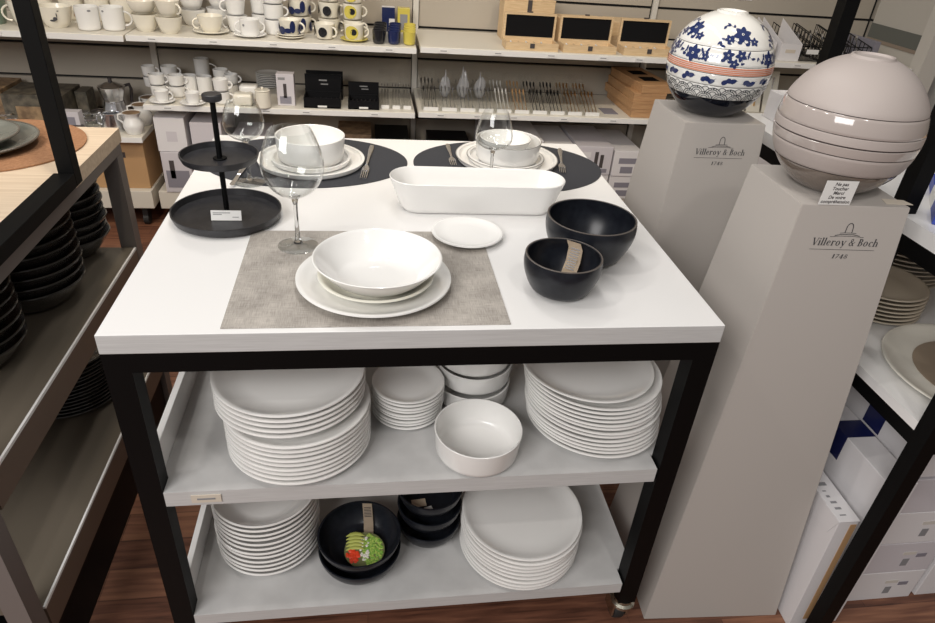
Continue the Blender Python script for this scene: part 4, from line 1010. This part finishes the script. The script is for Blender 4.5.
def opencase(x0, x1, label, lidh=.085, h=.040, dp=.115, y0=2.170):
    cx = (x0+x1)/2; w_ = (x1-x0)/2; t = thing('display_case', label, 'box', (cx, y0, z))
    b = bx(-w_, w_, 0, dp, 0, .006); bx(-w_, w_, 0, .005, .0, h, b); bx(-w_, -w_+.005, .005, dp, 0, h, b); bx(w_-.005, w_, .005, dp, 0, h, b); bx(-w_, w_, dp-.005, dp, 0, h, b)
    obj('tray', b, 'black_card', t)
    for k in range(6):
        px = -w_+.020+k*(2*w_-.04)/5; obj('spoon', tube([(px, .015, .014), (px, .05, .016), (px, dp-.015, .020)], .004, 6, rs=[.008, .003, .003], flat=.4), 'dark_steel', t, smooth=60)
    lidb = bx(-w_, w_, dp, dp+.008, h*.2, h+lidh); obj('lid', lidb, 'black_card', t)
    g = bx(-.018, .018, dp-.0008, dp-.0002, h+lidh*.62, h+lidh*.70); bx(-.010, .022, dp-.0008, dp-.0002, h+lidh*.40, h+lidh*.47, g); obj('lid_print', g, 'print_grey', t)
    g = bx(-.02, .02, -.0008, -.0002, .004, .012); obj('front_print', g, 'paper', t)
opencase(.125, .285, 'black open case of spoons, left of the two', .075, .045)
opencase(.120, .290, 'black open case of spoons standing behind the left case', .060, .045, .10, y0=2.32)
opencase(.318, .456, 'black open case of spoons, right of the two', .055, .038)
def acrylic_bin(x, y, w_, dp, h, label, group, z):
    t = thing('acrylic_bin', label, 'bin', (x, y, z), 0, group); e = .0022
    b = bx(-w_/2, w_/2, 0, dp, 0, e); bx(-w_/2, w_/2, 0, e, e, h*.55, b); bx(-w_/2, w_/2, dp-e, dp, e, h*1.25, b)
    mt = lambda xx: Matrix(((0, 0, 1, xx), (1, 0, 0, 0), (0, 1, 0, 0), (0, 0, 0, 1)))
    for xx in (-w_/2,): prism([(e, e), (dp-e, e), (dp-e, h*1.25), (e, h*.55)], 0, e, b, mtx=mt(xx))
    obj('clear_walls', b, 'acrylic', t)
    obj('price_strip', bx(-w_/2+.006, w_/2-.006, -.004, -.0015, .0, .016), 'paper', t); return t
spoon_src = {}
def spoon(x, y, z, m, ax, ay, ln, label, group, fk=False):
    key = (m, fk)
    if key not in spoon_src:
        b = tube([(0, 0, 0), (0, 0, .35), (0, 0, .72), (0, 0, .80), (0, 0, .90), (0, 0, 1.0)], .01, 6, rs=[.035, .03, .022, .06, .11, .03] if not fk else [.035, .03, .022, .06, .09, .07], flat=.35)
        spoon_src[key] = o = obj('spoon' if not fk else 'fork', b, m, smooth=60)
    else: o = spoon_src[key].copy(); COL.objects.link(o)
    o.location = (x, y, z); o.rotation_euler = (ax, ay, 0); o.scale = (ln*.75, ln*.75, ln)
    return tag(o, label, 'cutlery', group)
for k in range(3):
    x0 = .484+k*.050; acrylic_bin(x0, 2.20, .047, .30, .085, ['first clear bin of spoons right of the black cases', 'second clear bin of spoons right of the black cases', 'third clear bin of spoons right of the black cases'][k], 'clear bins beside the black cases', z)
    for q in range(6): spoon(x0+(q%3-1)*.0135, 2.225+(q//3)*.10, z+.006, 'dark_steel', -.30, 0, .075, 'small steel spoon standing in ' + ['the first', 'the second', 'the third'][k] + ' clear bin beside the black cases', 'spoons in clear bins beside the black cases')

# right lower shelf bins
z = ZL+.003+.0005
bins = [(.690, 'dark_steel', 'dark'), (.775, 'steel', 'steel'), (.860, 'steel', 'steel'), (.945, 'steel', 'steel'), (1.03, 'porcelain_matte', 'white handled'), (1.115, 'carton_brown', 'brown handled'), (1.20, 'black_card', 'black'), (1.285, 'black_card', 'black'), (1.37, 'gold_steel', 'gold'), (1.455, 'gold_steel', 'gold')]
NTH = ['first', 'second', 'third', 'fourth', 'fifth', 'sixth', 'seventh', 'eighth', 'ninth', 'tenth']
for k, (x0, mm, nm) in enumerate(bins):
    acrylic_bin(x0, 2.175, .080, .36, .085, NTH[k] + ' clear cutlery bin from the left under the wooden boxes', 'clear cutlery bins under the wooden boxes', z)
    for q in range(8):
        spoon(x0+(q%4-1.5)*.0175, 2.190+(q//4)*.155, z+.008, mm, -1.12, 0, .150, f'{nm} cutlery piece lying in the {NTH[k]} clear bin from the left', 'cutlery in the clear bins under the wooden boxes', fk=q % 4 == 1)
def bag(x, y, w_, h, label):
    t = bmesh.new(); bmesh.ops.create_icosphere(t, subdivisions=3, radius=1)
    ph = random.uniform(0, 6)
    for v in t.verts:
        d = v.co.copy(); n_ = 1+.10*math.sin(9*d.x+ph)*math.cos(7*d.z+ph)+.08*math.sin(15*d.y+ph*2)+.07*math.cos(21*d.x-5*d.z)
        zz = (d.z+1)/2; pin = 1-.75*max(0, zz-.35)/.65
        v.co = Vector((d.x*w_/2*n_*pin, d.y*w_/2.6*n_*pin, zz*h*(1+.12*math.sin(6*d.x+ph))))
    o = obj('plastic_bag', t, 'plastic_bag', loc=(x, y, z), smooth=60); return tag(o, label, 'bag')
# wooden boxes, upper right shelf
z = ZU+.006+.0005
def woodbox(x0, x1, y0, label, dp=.105, h=.032, lidh=.108, open_=True):
    cx = (x0+x1)/2; w_ = (x1-x0)/2; t = thing('wooden_box', label, 'box', (cx, y0, z), random.uniform(-.02, .02)); e = .008
    if open_:
        b = bx(-w_, w_, 0, dp, 0, .005); bx(-w_, w_, 0, e, .005, h, b); bx(-w_, w_, dp-e, dp, .005, h, b); bx(-w_, -w_+e, e, dp-e, .005, h, b); bx(w_-e, w_, e, dp-e, .005, h, b)
        obj('box_body', b, 'pine', t)
        fb = bx(-w_, w_, dp, dp+e, h, h+lidh); obj('lid', fb, 'pine', t)
        ld = bx(-w_, w_, dp-e, dp-.0003, h, h+.009); bx(-w_, w_, dp-e, dp-.0003, h+lidh-.009, h+lidh, ld); bx(-w_, -w_+.009, dp-e, dp-.0003, h+.009, h+lidh-.009, ld); bx(w_-.009, w_, dp-e, dp-.0003, h+.009, h+lidh-.009, ld)
        obj('lid_frame', ld, 'pine', t); obj('velvet_lining', bx(-w_+.0095, w_-.0095, dp-.003, dp-.0005, h+.0095, h+lidh-.0095), 'velvet', t)
        obj('lid_clasp', bx(-.010, .010, dp+.001, dp+.007, h+lidh+.0003, h+lidh+.006), 'print_dark', t)
        for k in range(5): obj('utensil', tube([(-w_+.03+k*.035, .02, .020), (-w_+.035+k*.035, dp-.02, .022)], .004, 6), 'steel' if k % 2 else 'paper', t, smooth=60)
    else: obj('box_body', bx(-w_, w_, 0, dp, 0, h*2, bev=.001), 'pine', t); obj('lid', bx(-w_-.001, w_+.001, -.001, dp+.001, h*2+.0004, h*2+.008, bev=.001), 'pine', t)
    obj('clasp', bx(-.010, .010, -.004, -.0003, h*.35, h*.95 if open_ else h*2+.006), 'print_dark', t); return t
woodbox(1.008, 1.245, 2.165, 'open pine box with black lining, leftmost of the three')
woodbox(1.268, 1.515, 2.165, 'open pine box with black lining, middle of the three')
woodbox(1.550, 1.79, 2.165, 'open pine box with black lining, nearest the porcelain ball')
woodbox(1.03, 1.27, 2.40, 'closed pine box behind the leftmost open box', dp=.12, h=.085, open_=False)
woodbox(1.30, 1.52, 2.38, 'closed pine box behind the middle open box', dp=.15, h=.05, open_=False)
woodbox(1.55, 1.77, 2.38, 'closed pine box behind the right open box', dp=.15, h=.05, open_=False)
z = ZL+.003+.0005
random.seed(3)
for k in range(4):
    t = thing('oak_box', 'flat oak gift box in the stack on the lower shelf, ' + ['lowest', 'second from the bottom', 'third from the bottom', 'topmost'][k], 'box', (1.722+(.0, -.012, -.006, .012)[k], 2.350, z+k*.0385), (0, .05, .02, .09)[k], 'oak gift boxes in a stack')
    obj('box_body', bx(-.080, .080, -.185, .185, 0, .026, bev=.001), 'oak_box', t); obj('lid', bx(-.081, .081, -.186, .186, .0264, .038, bev=.001), 'oak_box', t)
    for q in (-.105, .025): obj('window', bx(-.035, .045, q, q+.08, .0381, .0386), 'velvet', t)
for k, (u, v, w_, h) in enumerate(((440, 112, .085, .12), (463, 112, .12, .10), (487, 112, .10, .12))):
    p = at(u, v, z=z); 
tag(obj('colour_leaflet', bx(-.035, .035, -.05, .05, 0, .002), 'photo_grey', loc=(1.562, 2.26, z)), 'glossy leaflet between the gold cutlery and the oak boxes', 'leaflet')
z = ZL+.003+.0035
for k, (x, w_, h) in enumerate(((.775, .060, .12), (.862, .064, .14), (.945, .064, .12))):
    bag(x, 2.40, w_, h, ['clear plastic bag of cutlery in the second bin', 'bulging clear plastic bag of cutlery in the third bin', 'clear plastic bag of cutlery in the fourth bin'][k])

# left low shelf: vintage boxes, jars, jugs
z = .4555
carton(-1.42, -1.185, 2.33, 2.55, z, z+.135, 'vintage_box', 'brown vintage printed box at the left edge')
carton(-1.175, -.925, 2.30, 2.52, z, z+.125, 'vintage_dark', 'dark vintage printed box behind the black post', art=[(.2, .8, .15, .6, 'vintage_box', 'old_picture')])
carton(-.918, -.868, 2.42, 2.52, z, z+.115, 'vintage_dark', 'smaller dark vintage box right of the black post')
carton(-.905, -.835, 2.20, 2.25, z, z+.085, 'carton_lilac', 'small white box with a grey picture behind the wooden table', art=[(.3, .75, .1, .75, 'photo_grey', 'picture')])
for k, (x, y) in enumerate(((-1.19, 2.22), (-1.115, 2.22), (-1.265, 2.25), (-1.16, 2.27), (-.80, 2.23), (-.862, 2.27), (-.815, 2.33), (-.865, 2.33))):
    t = thing('glass_jar', 'small clear glass jar, ' + ['front of the group left of the post', 'front right of the group left of the post', 'leftmost of the group', 'back of the group left of the post', 'front of the group right of the post', 'second of the group right of the post', 'third of the group right of the post', 'back of the group right of the post'][k], 'jar', (x, y, z), 0, 'small glass jars on the low shelf')
    obj('jar_body', lathe([(0, 0), (.026, 0), (.029, .004), (.029, .030), (.024, .038), (.024, .044), (.022, .044), (.022, .037), (.027, .029), (.027, .005), (0, .003)], 24), 'glass_thin', t, smooth=50)
    obj('lid', cyl(.0255, .0443, .052, 24, bev=.001), 'steel', t, smooth=40)
for k, (x, y) in enumerate(((-.845, 2.185), (-.80, 2.50), (-.835, 2.43), (-.70, 2.52))):
    t = thing('lidded_tin', 'dark lidded tin ' + ['at the front of the low shelf', 'at the back wall left of the coffee pot', 'left of the steel coffee pot', 'behind the steel coffee pot'][k], 'tin', (x, y, z), 0)
    obj('tin_body', cyl(.028, 0, .022, 24), 'steel', t, smooth=40); obj('lid', cyl(.030, .0223, .030, 24, bev=.001), 'print_dark', t, smooth=40)
def mokapot(x, y, label, rz=0, s=1.0):
    t = thing('coffee_pot', label, 'coffee pot', (x, y, z), rz)
    obj('boiler', lathe([(0, 0), (.045*s, 0), (.046*s, .006), (.030*s, .055*s), (.030*s, .060*s), (0, .060*s)], 12), 'steel', t, smooth=20)
    obj('jug', lathe([(0, .0603*s), (.028*s, .0603*s), (.040*s, .105*s), (.038*s, .106*s), (0, .106*s)], 12), 'steel', t, smooth=20)
    ld = obj('lid', lathe([(0, .1063*s), (.037*s, .1063*s), (.010*s, .118*s), (0, .118*s)], 12), 'steel', t, smooth=20); obj('knob', cyl(.006*s, .1182*s, .130*s, 12), 'print_dark', ld, smooth=40)
    obj('handle', tube([(.034*s, 0, .098*s), (.062*s, 0, .100*s), (.066*s, 0, .085*s), (.060*s, 0, .045*s)], .005*s, 8), 'print_dark', t, smooth=60)
mokapot(-.745, 2.395, 'steel coffee pot at the back of the low shelf', .9, 1.45)
mokapot(-.682, 2.215, 'low steel creamer in front of the coffee pot', 2.6, .70) if False else None
def creamer(x, y, label):
    k = 1.25; t = thing('steel_creamer', label, 'jug', (x, y, z)); obj('jug_body', lathe([(r_*k, q*k) for r_, q in [(0, 0), (.038, 0), (.042, .008), (.026, .055), (.028, .062), (.0265, .062), (.024, .055), (.039, .009), (0, .003)]], 32), 'steel', t, smooth=50)
    obj('handle', tube([(-.026*k, 0, .056*k), (-.050*k, 0, .050*k), (-.050*k, 0, .025*k), (-.038*k, 0, .016*k)], .003, 8), 'steel', t, smooth=60)
creamer(-.715, 2.240, 'shiny steel creamer left of the white jugs')
def jugw(x, y, label, ha=180):
    t = thing('milk_jug', label, 'jug', (x, y, z))
    obj('jug_body', lathe([(0, 0), (.030, 0), (.033, .004), (.043, .030), (.042, .048), (.030, .066), (.030, .078), (.040, .092), (.038, .092), (.0275, .078), (.0275, .067), (.039, .048), (.040, .031), (.031, .007), (0, .005)], 40), 'porcelain_matte', t, smooth=50)
    a = math.radians(ha); obj('handle', tube([(r_*math.cos(a), r_*math.sin(a), zz) for r_, zz in ((.036, .085), (.058, .080), (.060, .060), (.041, .045))], .004, 8), 'porcelain_matte', t, smooth=60)
    obj('filling', cyl(.0355, .0895, .0905, 32), 'vintage_box', t, smooth=40)
jugw(-.618, 2.205, 'white milk jug at the front corner of the low shelf'); jugw(-.615, 2.335, 'white milk jug second from the front on the low shelf'); jugw(-.612, 2.46, 'white milk jug at the back of the low shelf', 150)

# goods on the base decks
z = .1905
carton(-.875, -.60, 2.215, 2.53, z, z+.215, 'carton_brown', 'brown cardboard carton with a dark hand hole', lid=True, art=[(.56, .70, .68, .80, 'print_dark', 'hand_hole')])
carton(-1.20, -.89, 2.22, 2.53, z, z+.20, 'carton_brown', 'brown cardboard carton further left on the deck')
art2 = [(.25, .42, .35, .80, 'print_dark', 'mixer_picture'), (.1, .9, .12, .55, 'photo_grey', 'picture')]
DG = 'white picture cartons behind the display table'
carton(-.520, -.395, 2.175, 2.53, z, z+.190, 'carton_lilac', 'white carton with a dark appliance picture, lower of the pair', DG, art=art2)
carton(-.525, -.398, 2.180, 2.53, z+.192, z+.345, 'carton_white', 'plain white carton on top of the appliance carton', DG, art=[(.35, .7, .3, .6, 'carton_lilac', 'faint_print')])
carton(-.375, -.245, 2.175, 2.50, z, z+.190, 'carton_white', 'white carton next to the appliance carton, lower one', DG)
carton(-.378, -.245, 2.185, 2.52, z+.192, z+.325, 'carton_lilac', 'white carton next to the appliance carton, upper one', DG)
carton(-.22, -.06, 2.19, 2.5, z, z+.24, 'carton_lilac', 'pale carton on the deck behind the wine glass')
carton(.26, .42, 2.28, 2.5, z, z+.26, 'vintage_box', 'dark brown box on the deck below the black cases')
carton(.44, .60, 2.22, 2.5, z, z+.24, 'black_card', 'black box on the deck below the spoon bins', lid=True)
carton(.70, .90, 2.22, 2.5, z, z+.22, 'black_card', 'black box on the deck left of the white cartons', lid=True)
art3 = [(.50, .60, .30, .82, 'print_dark', 'bottle_picture'), (.66, .76, .25, .72, 'print_dark', 'bottle_picture'), (.08, .38, .62, .80, 'carton_white', 'caption'), (.1, .9, .08, .22, 'photo_grey', 'picture')]
art4 = [(.2, .85, .50, .72, 'photo_grey', 'plate_picture'), (.3, .75, .12, .38, 'photo_grey', 'bowl_picture')]
carton(.955, 1.24, 2.185, 2.52, z, z+.285, 'carton_white', 'wide white carton right behind the table corner')
carton(1.250, 1.400, 2.20, 2.52, z, z+.262, 'carton_white', 'tall white carton between the wide one and the picture cartons')
carton(1.412, 1.590, 2.17, 2.52, z, z+.125, 'carton_white', 'white picture carton under the one with two dark bottles', DG, art=art4)
carton(1.412, 1.590, 2.165, 2.52, z+.127, z+.268, 'carton_lilac', 'white carton with two dark bottles pictured', DG, art=art3)
carton(1.600, 1.740, 2.17, 2.52, z, z+.120, 'carton_white', 'white carton with bowl pictures, lower one by the pedestal', DG, art=art4)
carton(1.600, 1.740, 2.165, 2.52, z+.122, z+.250, 'carton_white', 'white carton with bowl pictures, upper one by the pedestal', DG, art=art4)

for k, x in enumerate((1.90, 2.12, 2.34, 2.56)):
    carton(x, x+.20, 2.18, 2.5, z, z+.25, 'carton_white', 'white carton on the right base deck, ' + ['leftmost', 'second from left', 'third from left', 'rightmost'][k], 'white cartons on the right base deck')

# right section: trays, wire baskets, flat packs
z = ZU+.012+.0005
for k, x in enumerate((2.235, 2.365)):
    t = thing('leaflet_tray', ['white leaflet tray left on the right upper shelf', 'white leaflet tray right on the right upper shelf'][k], 'tray', (x, 2.18, z))
    b = prism([(0, 0), (.22, 0), (.22, .155), (0, .075)], 0, .003, mtx=Matrix(((0, 0, 1, -.052), (1, 0, 0, 0), (0, 1, 0, 0), (0, 0, 0, 1))))
    prism([(0, 0), (.22, 0), (.22, .155), (0, .075)], 0, .003, b, mtx=Matrix(((0, 0, 1, .049), (1, 0, 0, 0), (0, 1, 0, 0), (0, 0, 0, 1))))
    bx(-.049, .049, 0, .003, 0, .075, b); bx(-.049, .049, .003, .22, 0, .003, b); obj('tray_body', b, 'carton_white', t)
    obj('label', bx(-.025, .025, -.0012, -.0003, .035, .050), 'cream_label', t)
for k, x in enumerate((2.475, 2.60, 2.72)):
    t = thing('wire_basket', ['black wire basket nearest the white trays', 'middle black wire basket behind the post', 'black wire basket at the end of the shelf'][k], 'basket', (x, 2.18, z))
    b = bmesh.new()
    for zz in (.005, .04, .075):
        for sx in (-.055, .055): tube([(sx, 0, zz), (sx, .30, zz+.05 if zz > .01 else zz)], .0025, 5, b)
        tube([(-.055, 0, zz), (.055, 0, zz)], .0025, 5, b)
    for q in range(11): tube([(-.055, q*.03, .005), (-.055, q*.03, .075+q*.005)], .0018, 5, b); tube([(.055, q*.03, .005), (.055, q*.03, .075+q*.005)], .0018, 5, b); tube([(-.055, q*.03, .005), (.055, q*.03, .005)], .0018, 5, b)
    obj('wire_body', b, 'black_card', t); obj('label', bx(-.03, .03, -.006, -.003, .035, .055), 'paper', t)
    for q in range(6): spoon(x+(q%3-1)*.032, 2.22+(q//3)*.10, z+.012, 'dark_steel' if q % 2 else 'steel', -.6, 0, .12, 'utensil standing in ' + ['the basket nearest the white trays', 'the middle wire basket', 'the wire basket at the shelf end'][k], 'utensils in the wire baskets')
carton(2.80, 2.83, 2.20, 2.45, z, z+.10, 'photo_grey', 'thin grey panel box at the end of the right upper shelf')
z = ZL+.003+.0005
for k in range(6):
    x = 2.02+k*.085
    t = thing('blister_pack', 'cream cutlery pack standing on the right lower shelf, ' + ['leftmost', 'second from left', 'third from left', 'fourth from left', 'fifth from left', 'rightmost'][k], 'pack', (x, 2.34, z), 0, 'cream cutlery packs on the right lower shelf')
    b = bx(-.036, .036, -.003, .003, 0, .20); b.transform(Matrix.Rotation(-.28, 4, 'X')); obj('card', b, 'cream_plate', t)
    b = tube([(0, -.008, .03), (0, -.008, .10), (0, -.008, .14), (0, -.008, .17)], .006, 8, rs=[.007, .003, .006, .014], flat=.5); b.transform(Matrix.Rotation(-.28, 4, 'X')); obj('spoon', b, 'steel' if k % 2 else 'gold_steel', t, smooth=60)
lt = thing('ladle', 'steel ladle with dark handle on the right lower shelf', 'ladle', (1.985, 2.215, z+.026), .9)
obj('scoop', lathe([(0, -.025), (.018, -.018), (.026, 0), (.0245, 0), (.016, -.016), (0, -.022)], 24), 'steel', lt, smooth=50); obj('handle', tube([(.024, 0, 0), (.06, 0, .03), (.14, 0, .10)], .005, 8, rs=[.003, .005, .006]), 'print_dark', lt, smooth=60)

# end panel and post of the wall shelving
EP = thing('end_panel', 'pale end panel of the wall shelving with dark grey band', 'panel', (3.03, 2.38, 0))
obj('panel', bx(-.008, .008, -.20, .18, .1, 1.9), 'translucent_panel', EP)
obj('grey_band', bx(-.0125, -.0085, -.20, .18, .962, 1.030), 'grey_band', EP); obj('brown_strip', bx(-.0125, -.0085, -.20, .18, .945, .9615), 'sill_brown', EP)
obj('post', bx(-.02, .07, -.275, -.2005, 0, 2.2), 'upright', EP)
gx = thing('lit_cabinet', 'white cabinet standing beyond the end panel at the far right', 'cabinet', (3.75, 2.25, 0))
obj('cabinet_body', bx(-.35, .35, -.3, .3, .08, 1.9), 'shelf_white', gx); obj('door', bx(-.34, .34, -.312, -.3005, .1, 1.88), 'carton_white', gx)
for k, zz in enumerate((1.045,)):
    tg_ = thing('sign_strip', 'pair of cream price signs on the back wall above the trays', 'sign', (2.30, YB-.0075, 1.095))
    obj('sign', bx(-.035, -.003, -.002, 0, 0, .035), 'paper', tg_); obj('sign', bx(.003, .035, -.002, 0, 0, .035), 'paper', tg_)
